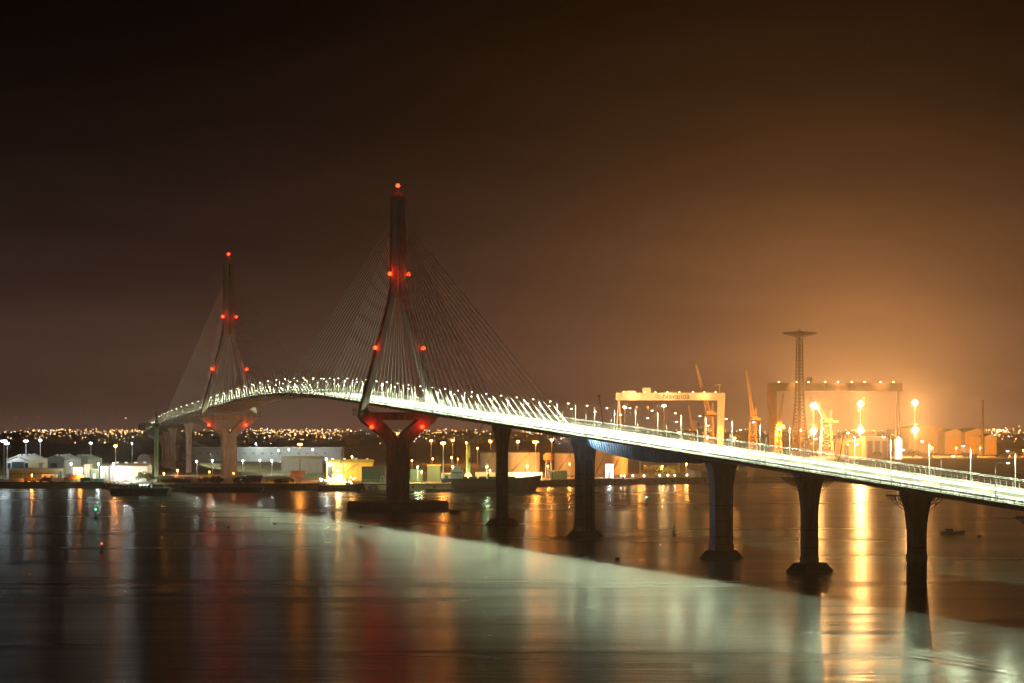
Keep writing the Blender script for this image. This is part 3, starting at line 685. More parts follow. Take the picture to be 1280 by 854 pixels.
# ------------------------------------------------------------------ portal cranes with their name boards
def text_mesh(txt, size, depth):
    cu = bpy.data.curves.new('lettering', 'FONT'); cu.body = txt; cu.size = size; cu.extrude = depth; cu.align_x = 'LEFT'; cu.offset = size * 0.012
    ob = bpy.data.objects.new('lettering_tmp', cu); C.objects.link(ob)
    dg = bpy.context.evaluated_depsgraph_get(); me_ = bpy.data.meshes.new_from_object(ob.evaluated_get(dg))
    bpy.data.objects.remove(ob); me_.name = 'lettering'; return me_
def portal(label, x0, x1, ytop, ybot, D, paint, solid_right, textx, trolleyx, lamps, small_post=None, lettm=None, textw=None):
    sx = lambda x: (x - (x0 + x1) / 2) / F * D
    t_ = thing('portal_crane', label, 'portal crane', at((x0 + x1) / 2, D, LAND), 0, 'shipyard portal cranes')
    W = sx(x1) - sx(x0); zt, zb = zat(ytop, D) - LAND, zat(ybot, D) - LAND
    k = MB(); k.box((0, 0, (zt + zb) / 2), (W, 9.0, zt - zb)); gd = k.build('girder', paint, t_)
    for y in (-4.4, 4.4):
        k = MB(); k.beam((-W / 2, y, zt + 1.3), (W / 2, y, zt + 1.3), 0.15)
        for x in frange(-W / 2 + 0.3, W / 2 - 0.3, 4): k.beam((x, y, zt), (x, y, zt + 1.3), 0.12)
        k.build('girder_rail', paint, gd)
    sr = 1 if solid_right else -1
    k = MB(); xr = sr * (W / 2)           # fixed box leg
    k.loft([[(xr - sr * 11, -3.5, 0), (xr - sr * 3.2, -3.5, 0), (xr - sr * 3.2, 3.5, 0), (xr - sr * 11, 3.5, 0)], [(xr - sr * 10.6, -4.6, zb), (xr - sr * 0.1, -4.6, zb), (xr - sr * 0.1, 4.6, zb), (xr - sr * 10.6, 4.6, zb)]]); k.build('box_leg', paint, t_)
    xl = -sr * (W / 2 - 4.5)              # hinged A leg
    for a in (-1, 1):
        k = MB(); k.beam((xl + a * 0.8, a * 3, zb), (xl + a * 5.2, a * 6, 0), 1.5, 1.5, 2.0, 2.0); k.build('a_leg', paint, t_)
    k = MB(); k.beam((xl - 3, 0, zb * 0.35), (xl + 3, 0, zb * 0.35), 1.0); k.build('leg_tie', paint, t_)
    for xx in (xr - sr * 7, xl):
        k = MB(); k.box((xx, 0, 1.2), (5, 24, 2.2)); k.build('bogie', STEEL_DK, t_)
    # trolleys with hooks
    k = MB(); a, c = sx(trolleyx[0]), sx(trolleyx[1]); k.box(((a + c) / 2, 0, zt + 3.6), (c - a, 8, 7.2)); tr = k.build('trolley', paint, t_)
    k = MB(); k.box(((a * 2.6 - c * 1.6), 0, zt + 1.6), ((c - a) * 1.5, 7, 3.0)); k.build('trolley', paint, t_)
    for xx in (a - 8, (a + c) / 2 + 2):
        k = MB(); k.box((xx, 0, zb - 9.4), (3.2, 1.6, 3.0)); k.tube([(xx, 0, zb - 10.5), (xx + 0.9, 0, zb - 12.4), (xx, 0, zb - 13.6), (xx - 1.1, 0, zb - 12.8)], 0.45, 6); k.build('hook_block', CRANE_O, tr)
        k = MB()
        for e in (-0.9, 0.9): k.beam((xx + e, 0, zb), (xx + e, 0, zb - 8), 0.15)
        k.build('hoist_rope', STEEL_DK, tr)
    for lx in lamps:
        k = MB(); k.box((sx(lx), -4.2, zt + 1.2), (1.6, 0.6, 1.0)); k.build('floodlight', glow('flood_warm', WARM, 16.0), gd)
    for lx in lamps[1::3]: lamp('SPOT', t_, (sx(lx), -16, zt + 1.0), 14000, WARM, .6, spot=100, blend=.5, rot=(R(75), 0, 0))
    # board: two waves and the yard's name
    tw = textw or (zt - zb) * 1.06
    me_ = text_mesh('Navantia', tw, 0.15); me_.materials.append(lettm or SIGN)
    o = link('lettering', me_, gd, (sx(textx), -4.72, zb + (zt - zb) * 0.2)); o.rotation_euler = (R(90), 0, 0)
    for j in range(2):
        k = MB(); rg = []
        for i in range(13):
            u = i / 12.0; x = sx(textx) - 10.8 + 9.4 * u + j * 0.0; z = zb + (zt - zb) * (0.62 - 0.30 * j) + 0.55 * math.sin(u * 2 * math.pi) - (u - 0.5) * 0.9; th = 0.75 * math.sin(math.pi * min(1, max(0.06, u)))** 0.5 * 0.6 + 0.15
            rg.append([(x, -4.62, z - th), (x, -4.72, z - th), (x, -4.72, z + th), (x, -4.62, z + th)])
        k.loft(rg); k.build('emblem_wave', lettm or SIGN, gd)
    if small_post:
        k = MB(); x = sx(small_post); k.beam((x, 0, zt), (x, 0, zt + 11), 0.9); k.beam((x - 6.5, 0, zt + 11.4), (x + 3.5, 0, zt + 11.4), 1.0, 0.9); k.build('jib_hoist', paint, t_)
    return t_
portal('cream portal crane, brightly lit, its tapered box leg on the right of its beam', 769.5, 906, 491.5, 500.5, 3000, CRANE_W, True, 828, (803, 813), [779, 791, 806, 819, 834, 849, 866, 880, 894], 899.5)
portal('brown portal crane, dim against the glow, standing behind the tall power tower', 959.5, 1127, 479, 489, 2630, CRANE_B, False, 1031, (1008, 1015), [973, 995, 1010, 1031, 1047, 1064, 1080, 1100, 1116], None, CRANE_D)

# ------------------------------------------------------------------ slewing jib cranes of the yard
def jib_crane(label, xb, D, ybase_top, tip, w0=9.0, paint=CRANE_O, cab=True, foot=None):
    p0 = at(xb, D, LAND); t_ = thing('jib_crane', label, 'jib crane', p0, 0, 'shipyard jib cranes')
    zt = zat(ybase_top, D) - LAND
    k = MB(); k.lattice((0, 0, 0), (0, 0, zt), w0 * 1.15, w0 * 0.75, 6, 0.75, x=(1, 0, 0)); k.build('tower', paint, t_)
    k = MB(); k.lathe([(w0 * 0.55, zt), (w0 * 0.55, zt + 1.6), (w0 * 0.5, zt + 1.8)], 20); k.build('slew_ring', STEEL_DK, t_)
    k = MB(); k.box((1.0, 0, zt + 4.4), (w0 * 0.95, w0 * 0.7, 5.2)); k.box((w0 * 0.75, 0, zt + 3.2), (w0 * 0.5, w0 * 0.8, 3.0)); hs = k.build('machine_house', paint, t_)
    k = MB(); k.box((-w0 * 0.35, -w0 * 0.45, zt + 4.4), (2.6, 2.2, 2.6)); k.build('cab', GLASS, hs)
    tp = Vector(((tip[0] - xb) / F * D, -2, zat(tip[1], D) - LAND))
    k = MB(); k.lattice((0, -2, zt + 3), tp, w0 * 0.42, 1.2, 14, 0.5, x=(0, 1, 0)); k.build('jib', paint, t_)
    ap = Vector((w0 * 0.45, 0, zt + 18))
    k = MB(); k.lattice((w0 * 0.3, 0, zt + 6), ap, 4.0, 1.2, 4, 0.3, x=(0, 1, 0)); k.build('gantry_frame', paint, t_)
    k = MB(); k.beam(ap, tp, 0.25); k.beam(ap, Vector((0, -2, zt + 3)).lerp(tp, 0.6), 0.22); k.build('luffing_rope', STEEL_DK, t_)
    return t_
jib_crane('orange lattice jib crane rising behind the cream portal crane', 886, 3060, 520, (869.5, 456), 14)
jib_crane('lone orange lattice jib crane between the two portal cranes', 941, 2850, 527, (933, 464), 10)
jib_crane('orange jib crane leaning right beside the tall power tower', 972.5, 2560, 538, (979, 492), 8)
jib_crane('hazy pale jib crane in the brightest glow right of the power tower', 1033, 2800, 530, (1021, 504), 15, CRANE_W)
jib_crane('thin orange jib crane seen under the cream portal crane', 865.5, 3200, 540, (860.5, 507), 6)
# mobile cranes
def mobile_crane(label, xb, D, tip, paint=STEEL_DK):
    t_ = thing('mobile_crane', label, 'mobile crane', at(xb, D, LAND), 0, 'mobile cranes')
    k = MB(); k.box((0, 0, 1.6), (11, 2.8, 1.4)); k.build('carrier', paint, t_)
    for x in (-4, -1.4, 1.4, 4):
        k = MB(); k.tube([(x, -1.5, 0.65), (x, -1.0, 0.65)], 0.65, 12); k.tube([(x, 1.0, 0.65), (x, 1.5, 0.65)], 0.65, 12); k.build('wheel', BLACK, t_)
    k = MB(); k.box((1, 0, 3.4), (5, 2.6, 2.0)); k.build('upper_body', paint, t_)
    tp = Vector(((tip[0] - xb) / F * D, 0, zat(tip[1], D) - LAND))
    k = MB(); k.beam((0.5, 0, 3.6), Vector((0.5, 0, 3.6)).lerp(tp, 0.55), 1.6, 1.8); k.beam(Vector((0.5, 0, 3.6)).lerp(tp, 0.5), tp, 1.0, 1.2); k.build('boom', paint, t_)
    k = MB(); k.box(tp, (2.6, 1.2, 1.8)); k.build('boom_head', paint, t_)
mobile_crane('dark telescopic crane boom rising past the deck lamps behind the bridge', 760, 2150, (748.8, 495))
mobile_crane('short dark crane boom below the cream portal crane', 871.5, 2300, (873, 530))
mobile_crane('dark crane boom beside the yellow plate shop', 1049, 2500, (1054.5, 542))
mobile_crane('dark crane boom at the foot of the leaning jib crane', 983, 2480, (974, 539))

# quay slewing crane with white foot
D_ = 1650
t_ = thing('harbour_crane', 'pale green columnar harbour crane with white foot on the middle quay', 'harbour crane', at(585.5, D_, LAND))
zt = zat(552, D_) - LAND
k = MB(); k.loft([rect(0, 0, 8, 8, 0, .6), rect(0, 0, 5.5, 5.5, 5.5, .6), rect(0, 0, 3.6, 3.6, 7.0, .6)]); k.build('foot', WHITEP, t_)
k = MB(); k.loft([rect(0, 0, 3.4, 3.4, 7, .5), rect(0, 0, 3.4, 3.4, zt * .8, .5), rect(0, 0, 2.4, 2.4, zt, .4)]); k.build('column', CRANE_G, t_)
k = MB(); k.box((1.6, -0.6, zt * .55), (3.0, 3.6, 3.6)); k.build('cab', GLASS, t_)
k = MB(); k.lattice((0, 0, zt * .6), (11.0, -5, zt + 13), 1.6, .6, 9, .12, x=(0, 1, 0)); k.build('boom', STEEL_DK, t_)
k = MB(); k.beam((0, 0, zt), (11.0, -5, zt + 13), .12); k.build('stay_rope', STEEL_DK, t_)

# tower crane beside the bridge
D_ = 1660
t_ = thing('tower_crane', 'green-lit tower crane with dark jib beside the bridge end', 'tower crane', at(195.5, D_, LAND))
zt = zat(533, D_) - LAND
k = MB(); k.lattice((0, 0, 0), (0, 0, zt), 2.2, 2.2, 26, .17, x=(1, 0, 0)); k.build('mast', CRANE_G, t_)
k = MB(); k.lattice((0, 0, zt + 1), (0, 0, zt + 10.5), 2.0, .7, 4, .34, x=(1, 0, 0)); k.box((0, 0, zt + .6), (2.8, 2.8, 1.4)); k.build('apex', STEEL_DK, t_)
k = MB(); k.lattice((0, 0, zt + 1.6), (20, 32, zt + 2.6), 1.7, 1.2, 16, .16); k.build('jib', STEEL_DK, t_)
k = MB(); k.lattice((0, 0, zt + 1.4), (-10.5, -10, zt + 1.2), 2.2, 2.2, 6, .34); k.build('counter_jib', STEEL_DK, t_)
k = MB(); k.box((-9.6, -9.2, zt - 0.6), (4.4, 3.0, 4.4), .7); k.build('counterweight', CONC_DARK, t_)
k = MB(); k.beam((0, 0, zt + 10.4), (14, 22, zt + 3.2), .1); k.beam((0, 0, zt + 10.4), (-9.6, -9.2, zt + 2), .18); k.build('tie_bar', STEEL_DK, t_)
k = MB(); k.box((1.6, -1.2, zt + .4), (1.8, 1.8, 2.2)); k.build('cab', GLASS, t_)
k = MB(); k.box((0, 0, .8), (6, 6, 1.6)); k.build('base_block', CONC, t_)

# chimney and slim masts on the far shore
t_ = thing('chimney', 'thin dark chimney between the two small shipyard halls', 'chimney', at(1228.3, 2900, LAND))
k = MB(); k.lathe([(2.0, 0), (1.3, zat(503, 2900) - LAND)], 14); k.build('stack', CRANE_D, t_, smooth=True)
k = MB(); zc = zat(503, 2900) - LAND; k.lathe([(2.4, zc - 6), (2.4, zc - 5.4)], 14); k.lathe([(1.7, zc), (1.7, zc + 3.0), (1.2, zc + 3.2)], 14); k.build('stack_top', CRANE_D, t_)

# ------------------------------------------------------------------ ships, barges, boats, buoys
def hull_rings(L, B, h, bow=0.22, rake=0.08):
    rg = []
    for i in range(13):
        u = i / 12.0; bw = 1.0
        if u > 1 - bow: bw = max(0.04, 1 - ((u - (1 - bow)) / bow) ** 2.0)
        if u < 0.06: bw = 0.86 + 0.14 * u / 0.06
        sh = h * (1 + 0.28 * max(0, (u - 0.7) / 0.3) ** 2)
        x = -L / 2 + L * u; dx = rake * L * max(0, (u - 0.8) / 0.2)
        rg.append([(x, -B / 2 * bw * .8, -1), (x + dx * .6, -B / 2 * bw, h * .45), (x + dx, -B / 2 * bw, sh), (x + dx, B / 2 * bw, sh), (x + dx * .6, B / 2 * bw, h * .45), (x, B / 2 * bw * .8, -1)])
    return rg
def ship(name, label, x0, x1, D, ytop, B, m_, flip=False, house=True, hx=-0.36, hm=WHITEP, cat='ship', deck=DECK_G):
    L = (x1 - x0) / F * D; h = zat(ytop, D)
    t_ = thing(name, label, cat, at((x0 + x1) / 2, D + B / 2, 0), math.pi if flip else 0)
    k = MB(); k.loft(hull_rings(L * .93, B, h)); hl = k.build('hull', m_, t_)
    k = MB()
    for i in range(int(L * .7 / 7)):
        k.box((-L * .33 + 7 * i, 0, h + .7), (5.6, B * .6, 1.2))
    k.build('hatch', deck, t_)
    if house:
        k = MB(); k.box((L * hx, 0, h + 3.2), (L * .13, B * .8, 6.4)); hs = k.build('deckhouse', hm, t_)
        for j in range(5):
            for sg in (-1, 1):
                k = MB(); k.box((L * hx - L * .05 + L * .025 * j, sg * B * .4, h + 4.4), (1.1, .2, 1.0)); k.build('window', GLASS, hs)
        k = MB(); k.box((L * hx, 0, h + 7.7), (L * .08, B * .7, 2.6)); k.build('bridge_house', hm, t_)
        k = MB(); k.beam((L * hx, 0, h + 9), (L * hx, 0, h + 16), .5); k.beam((L * hx, -2, h + 13), (L * hx, 2, h + 13), .25); k.build('mast', STEEL, t_)
    k = MB(); k.tube([(L * .36, 0, h), (L * .36, 0, h + 8)], .25, 6); k.build('fore_mast', STEEL, t_)
    return t_
ship('cargo_ship', 'dark cargo ship moored under the bright yellow tank', 560, 673, 1560, 598.5, 15, HULL, hx=-.40)
ship('coaster', 'grey ship with white deckhouse seen behind the thick pier of the lift-out span', 862, 936, 1770, 590, 16, HULL_G, True, hx=-.38)
def barge(label, x0, x1, D, h, B, m_, rz=0.0):
    L = (x1 - x0) / F * D; t_ = thing('barge', label, 'barge', at((x0 + x1) / 2, D + B / 2, 0), rz)
    k = MB(); k.loft([[(-L / 2 + 2, y, -1), (L / 2 - 2, y, -1), (L / 2, y, h), (-L / 2, y, h)] for y in (-B / 2, B / 2)]); k.build('hull', m_, t_)
    k = MB(); k.box((0, 0, h + .15), (L - 1, B - 1, .25)); k.build('deck', DECK_G, t_)
    for x in frange(-L / 2 + 2, L / 2 - 2, 8):
        k = MB(); k.tube([(x, -B / 2 - .25, h * .3), (x, -B / 2 - .25, h * .9)], .5, 10); k.build('tyre_fender', BLACK, t_)
    return t_, L
t_, L_ = barge('long green work barge with an A-frame moored by the cargo hall', 138, 214, 1480, 4.4, 16, HULL)
for sg in (-1, 1):
    k = MB(); k.beam((L_ * .26 + sg * 6, 4, 4.6), (L_ * .26, -2, 12.5), .5); k.build('a_frame_leg', CRANE_G, t_)
k = MB(); k.beam((L_ * .26, -2, 12.4), (L_ * .47, 0, 4.8), .15); k.beam((L_ * .26, -2, 12.4), (L_ * .02, 0, 4.8), .15); k.build('a_frame_rope', CRANE_G, t_)
k = MB(); k.box((L_ * .06, 2, 6.4), (9, 6, 3.4)); cb = k.build('cabin', WHITEP, t_)
for i in range(3):
    k = MB(); k.box((L_ * .06 - 2.6 + 2.6 * i, -1.08, 6.8), (1.5, .2, 1.1)); k.build('window', glow('lit_window', WHITE, 3.0), cb)
k = MB()
for i in range(16): k.box((-L_ * .42 + i * 1.6, -3 + (i % 3) * 2.5, 5.3 + (i % 4) * .2), (1.2, 1.8, 1.3 + (i % 4) * .4), i * .4)
k.build('deck_cargo', DECK_G, t_)
barge('low dark pontoon lying along the quay left of the harbour crane', 531, 569, 1545, 2.2, 10, HULL)
barge('small pontoon beside the footing of the water pylon', 560, 577, 1185, 1.3, 6, STEEL_DK)
barge('long dark pontoon moored below the quay pylon', 232, 330, 1545, 3.2, 12, HULL)
# dredger with strings of lights in front of the yellow hall
D_ = 1560
t_ = thing('dredger', 'work ship strung with many warm lights before the yellow hall', 'ship', at(424, D_ + 8, 0))
L_ = 52 / F * D_
k = MB(); k.loft(hull_rings(L_, 14, 4.5)); k.build('hull', HULL, t_)
k = MB(); k.box((-2, 0, 7), (14, 9, 5)); k.box((-1, 0, 11), (8, 7, 3)); k.build('deckhouse', CREAM, t_)
k = MB(); k.lattice((2, 0, 12), (2, 0, 28), 3, 1, 6, .2, x=(1, 0, 0)); k.build('derrick', STEEL, t_)
k = MB(); k.lattice((2, 0, 12), (14, 0, 20), 1.6, .8, 6, .15); k.build('boom', STEEL, t_)
random.seed(3)
for i in range(26):
    x = random.uniform(-L_ * .45, L_ * .42); z = 5.6 + random.random() ** 1.6 * (15 if abs(x - 2) < 5 else 4.5)
    k = MB(); k.lathe([(.22, -.35), (.48, 0), (.22, .35)], 8, (x, -7.0 + random.random() * 2, z)); k.build('deck_light', glow('deck_light_warm', (1.0, 0.72, 0.36), 22.0), t_)
lamp('POINT', t_, (0, -7, 10), 16000, WARM, 1.5)
# small boat on the right
D_ = 976
t_ = thing('workboat', 'small dark workboat adrift on the orange water', 'boat', at(1190, D_, 0), R(4))
k = MB(); k.loft(hull_rings(10.6, 3.2, 1.1)); k.build('hull', HULL, t_)
k = MB(); k.box((-1.4, 0, 1.7), (3.2, 2.0, 1.2)); cb = k.build('cabin', HULL, t_)
k = MB(); k.box((.25, 0, 1.85), (.1, 1.6, .6)); k.build('windscreen', GLASS, cb)
k = MB(); k.tube([(-1.0, 0, 2.3), (-1.0, 0, 3.4)], .06, 6); k.build('mast', STEEL_DK, t_)
def buoy(label, x, y, sc_=1.0, light=None, tall=True):
    D = F * H / (y - YH); t_ = thing('buoy', label, 'buoy', at(x, D, 0), 0, 'buoys on the bay')
    k = MB(); k.lathe([(.6 * sc_, -.5), (1.1 * sc_, .1), (1.1 * sc_, .7 * sc_), (.5 * sc_, 1.0 * sc_)], 14); k.build('float', BLACK, t_)
    if tall:
        k = MB(); k.lattice((0, 0, .9 * sc_), (0, 0, 4.6 * sc_), 1.1 * sc_, .5 * sc_, 3, .12, x=(1, 0, 0)); k.build('tower', BLACK, t_)
        k = MB(); k.lathe([(.1, 4.6 * sc_), (.45 * sc_, 4.9 * sc_), (.3 * sc_, 5.5 * sc_)], 10)
        k.build('lantern', glow('buoy_' + light, dict(green=(.1, 1, .45), red=(1, .1, .03))[light], 8.0) if light else BLACK, t_)
buoy('lattice buoy with a pale green lantern before the cargo quay', 119.5, 649, 1.0, 'green')
buoy('lattice buoy with a dull red lantern on the dark water', 127, 691, .7, 'red')
buoy('lattice buoy with a green lantern right of the hoist mast', 808, 632, 1.0, 'green')
buoy('lattice buoy, unlit, near the thick pier of the lift-out span', 843, 669, .8, None)
for x, y in ((263, 657.5), (285, 660), (343, 655.5), (451, 659.5), (573, 660), (728, 695.5), (772, 699), (869, 635), (1224, 671)):
    buoy('small black mooring buoy', x, y, .75, None, False)

# ------------------------------------------------------------------ quay clutter: containers and trucks
CC = [mat('container_' + n, c, .55, var=.2, scale=.5) for n, c in (('rust', (.30, .09, .04)), ('blue', (.05, .12, .24)), ('green', (.06, .16, .09)), ('cream', (.5, .45, .36)), ('orange', (.45, .18, .04)))]
CN = ('rust-red', 'blue', 'green', 'cream', 'orange')
def container_mesh(i, c=[{}]):
    if i not in c[0]:
        k = MB(); k.box((0, 0, 1.3), (12.0, 2.4, 2.6))
        for j in range(15): k.box((-5.6 + .8 * j, -1.23, 1.3), (.35, .08, 2.3))
        b_ = k.mesh('body'); b_.materials.append(CC[i])
        k = MB(); k.box((6.04, 0, 1.3), (.08, 2.2, 2.4)); k.beam((6.12, .4, .2), (6.12, .4, 2.4), .08); k.beam((6.12, -.4, .2), (6.12, -.4, 2.4), .08)
        d_ = k.mesh('door'); d_.materials.append(CC[i]); c[0][i] = (b_, d_)
    return c[0][i]
def container(i, x, D, z, rz, where):
    t_ = thing('shipping_container', CN[i] + ' shipping container ' + where, 'container', at(x, D, LAND + z), rz, 'containers on the quay')
    a, d_ = container_mesh(i); link('body', a, t_); link('door', d_, t_)
random.seed(11)
for x, D, st, where in ((24, 1655, 1, 'on the quay before the green office block'), (64, 1657, 1, 'on the quay before the white store hut'), (95, 1655, 2, 'on the quay before the white flat-roofed store'), (122, 1652, 1, 'on the quay before the low green store'),
                        (206, 1640, 2, 'stacked beside the tower crane'), (228, 1640, 1, 'under the bridge near the yellow shed'), (318, 1650, 2, 'right of the quay pylon'), (342, 1660, 1, 'in front of the grey warehouse'), (372, 1800, 2, 'close to the wall of the grey warehouse'), (388, 1800, 1, 'close to the wall of the grey warehouse'), (500, 1610, 1, 'behind the water pylon'), (605, 1640, 1, 'before the yellow-lit hut'), (797, 1790, 1, 'on the quay under the lift-out span'), (850, 1830, 1, 'on the quay under the lift-out span'), (1095, 2690, 1, 'on the shipyard shore'), (1160, 2700, 1, 'on the shipyard shore'), (1215, 2720, 1, 'on the shipyard shore')):
    for j in range(st): container(random.randrange(5), x + random.uniform(-2, 2), D, 2.62 * j, random.uniform(-.15, .15), where + (', top of its stack' if j else ''))
def truck_tree(i):
    t_ = thing('parked_truck', '', 'truck')
    k = MB(); k.box((-1.4, 0, 2.3), (7.4, 2.5, 2.7)); k.build('cargo_box', CC[i], t_)
    k = MB(); k.loft([[(2.5, y, .7), (4.6, y, .7), (4.6, y, 1.8), (4.2, y, 3.0), (2.5, y, 3.1)] for y in (-1.2, 1.2)]); cb = k.build('cab', CC[3], t_)
    k = MB(); k.loft([[(4.64, y, 1.85), (4.24, y, 2.9), (4.20, y, 2.9), (4.60, y, 1.85)] for y in (-1.1, 1.1)]); k.build('windscreen', GLASS, cb)
    for x in (-4, -2.8, 3.5):
        for y in (-1.1, 1.1):
            k = MB(); k.tube([(x, y - .15, .5), (x, y + .15, .5)], .5, 12); k.build('wheel', BLACK, t_)
    k = MB(); k.box((-.3, 0, .85), (9.4, 1.0, .25)); k.build('chassis', STEEL_DK, t_)
    return t_
tr0 = {}
for n, (i, x, D, rz, where) in enumerate(((4, 38, 1650, .1, 'before the green office block'), (0, 57, 1648, 3.0, 'before the white store hut'), (3, 72, 1649, .2, 'near the end of the green office block'), (4, 84, 1660, 2.8, 'beside the bright stores'), (1, 109, 1646, 0, 'before the tall narrow cream store'), (3, 238, 1660, .3, 'under the bridge'), (4, 262, 1650, 3.1, 'before the yellow shed'), (0, 300, 1640, .1, 'at the foot of the quay pylon'), (3, 360, 1640, .2, 'on the yellow-lit quay'), (1, 560, 1625, 0, 'before the low yellow-lit hut'), (3, 826, 1800, 0, 'under the lift-out span'))):
    if i not in tr0: tr0[i] = o = truck_tree(i)
    else: o = copy_tree(tr0[i])
    o.location = at(x, D, LAND); o.rotation_euler = (0, 0, rz); o['label'] = CN[i] + ' box truck parked ' + where; o['group'] = 'trucks parked on the quay'

# mooring bollards, tyre fenders, fence lengths and cable reels along the quay
k = MB(); k.lathe([(.5, 0), (.35, .3), (.32, .9), (.6, 1.1), (.55, 1.35), (.1, 1.45)], 12); BOL = k.mesh('mooring_bollard'); BOL.materials.append(RUST)
k = MB(); k.lathe([(.5, -.3), (.95, -.35), (1.1, 0), (.95, .35), (.5, .3)], 14); FEN = k.mesh('tyre_fender'); FEN.materials.append(BLACK)
for i in range(1, 7):
    a, c = shore[i], shore[i + 1]; L_ = (c - a).length; d = (c - a).normalized(); nrm_ = Vector((d.y, -d.x, 0))
    for j in range(int(L_ / 16)):
        q = a + d * (8 + 16 * j)
        o = link('mooring_bollard', BOL, None, (q.x - nrm_.x * 1.6, q.y - nrm_.y * 1.6, LAND)); tag(o, 'squat rusty mooring bollard on the quay edge', 'bollard', 'mooring bollards on the quay')
        q = a + d * (14 + 16 * j) + nrm_ * .75
        o = link('tyre_fender', FEN, None, (q.x, q.y, 2.2)); o.rotation_euler = (R(90), 0, math.atan2(d.y, d.x)); tag(o, 'black tyre fender hanging on the quay wall', 'fender', 'tyre fenders on the quay wall')
def fence(label, x0, D0_, x1, D1_):
    a, c = at(x0, D0_, LAND), at(x1, D1_, LAND); t_ = thing('fence', label, 'fence', a); v = c - a; n = int(v.length / 4)
    for i in range(n + 1):
        k = MB(); k.beam(v * (i / n), v * (i / n) + Vector((0, 0, 2.6)), .14); k.build('post', STEEL, t_)
    for z in (.5, 1.5, 2.5):
        k = MB(); k.beam(Vector((0, 0, z)), v + Vector((0, 0, z)), .09, .12); k.build('rail', STEEL, t_)
fence('steel fence along the quay in front of the cargo hall', 128, 1662, 200, 1640)
fence('steel fence before the green office block', 2, 1676, 80, 1672)
fence('steel fence before the yellow hall', 395, 1640, 482, 1625)
fence('steel fence along the quay before the tank farm', 690, 1712, 760, 1752)
fence('steel fence on the quay under the lift-out span', 790, 1775, 905, 1812)
def reel_tree():
    t_ = thing('cable_reel', '', 'cable reel')
    for y in (-.9, .9): k = MB(); k.tube([(0, y - .09, 1.5), (0, y + .09, 1.5)], 1.5, 18); k.build('flange', RUST, t_)
    k = MB(); k.tube([(0, -.8, 1.5), (0, .8, 1.5)], 1.0, 16); k.build('drum', BLACK, t_)
    return t_
r0 = None
for i in range(18):
    g = i // 6; r0 = o = copy_tree(r0) if r0 else reel_tree()
    o.location = at((210, 44, 345)[g] + (i % 6) * 2.4 + (i % 3) * .5, (1652, 1662, 1632)[g] + (i * 7) % 5, LAND); o.rotation_euler = (0, 0, .5 * i)
    o['label'] = 'wooden cable reel lying ' + ('between tower crane and land piers', 'on the quay near the green office block', 'on the quay left of the orange light mast')[g]; o['group'] = 'cable reels on the quay'

# ------------------------------------------------------------------ shrubs
def bush_mesh(seed):
    random.seed(seed); k = MB()
    for c in range(9):
        cx, cy, cz, cr = random.uniform(-3.5, 3.5), random.uniform(-2, 2), random.uniform(1.4, 3.6), random.uniform(.9, 1.7)
        for i in range(60):
            v = Vector((random.gauss(0, 1), random.gauss(0, 1), random.gauss(0, 1))).normalized() * cr * random.uniform(.6, 1.1) + Vector((cx, cy, cz))
            a = Vector((random.gauss(0, 1), random.gauss(0, 1), random.gauss(0, 1))).normalized() * .42; b_ = a.orthogonal().normalized() * .26
            k.quad(v - a, v + b_, v + a, v - b_)
    me_ = bpy.data.meshes.new('foliage'); me_.from_pydata(k.v, [], k.f); me_.materials.append(LEAF); return me_
BM = [bush_mesh(i) for i in range(3)]
k = MB()
for i in range(5): k.tube([(0.2 * i - .4, 0, 0), (1.3 * i - 2.6, (i % 3 - 1) * .9, 2.6)], .16, 6, .05)
STEM = k.mesh('stem'); STEM.materials.append(BARK)
random.seed(5)
for x, D, n, s_, where in ((1108, 2690, 4, 2.2, 'on the shipyard shore below the glaring lamps'), (1150, 2720, 4, 1.9, 'on the shore before the huge pale hall'), (1210, 2690, 4, 1.7, 'on the shore before the gabled halls'), (1255, 2660, 3, 1.6, 'on the shore near the low yellow house'), (262, 1625, 5, 1.0, 'on the quay edge before the yellow shed'), (310, 1610, 4, 1.0, 'on the quay edge right of the quay pylon'), (825, 1850, 6, 1.5, 'on the yellow field under the lift-out span'), (190, 1650, 2, 1.4, 'beside the tower crane foot')):
    for j in range(n):
        t_ = thing('shrub', 'ragged dark shrub ' + where, 'shrub', at(x + random.uniform(-14, 14), D + random.uniform(-4, 24), LAND - .2), random.uniform(0, 6), 'shrubs ' + where)
        a = link('foliage', random.choice(BM), t_); c = link('stem', STEM, t_)
        q = s_ * random.uniform(.7, 1.25); t_.scale = (q, q, q)

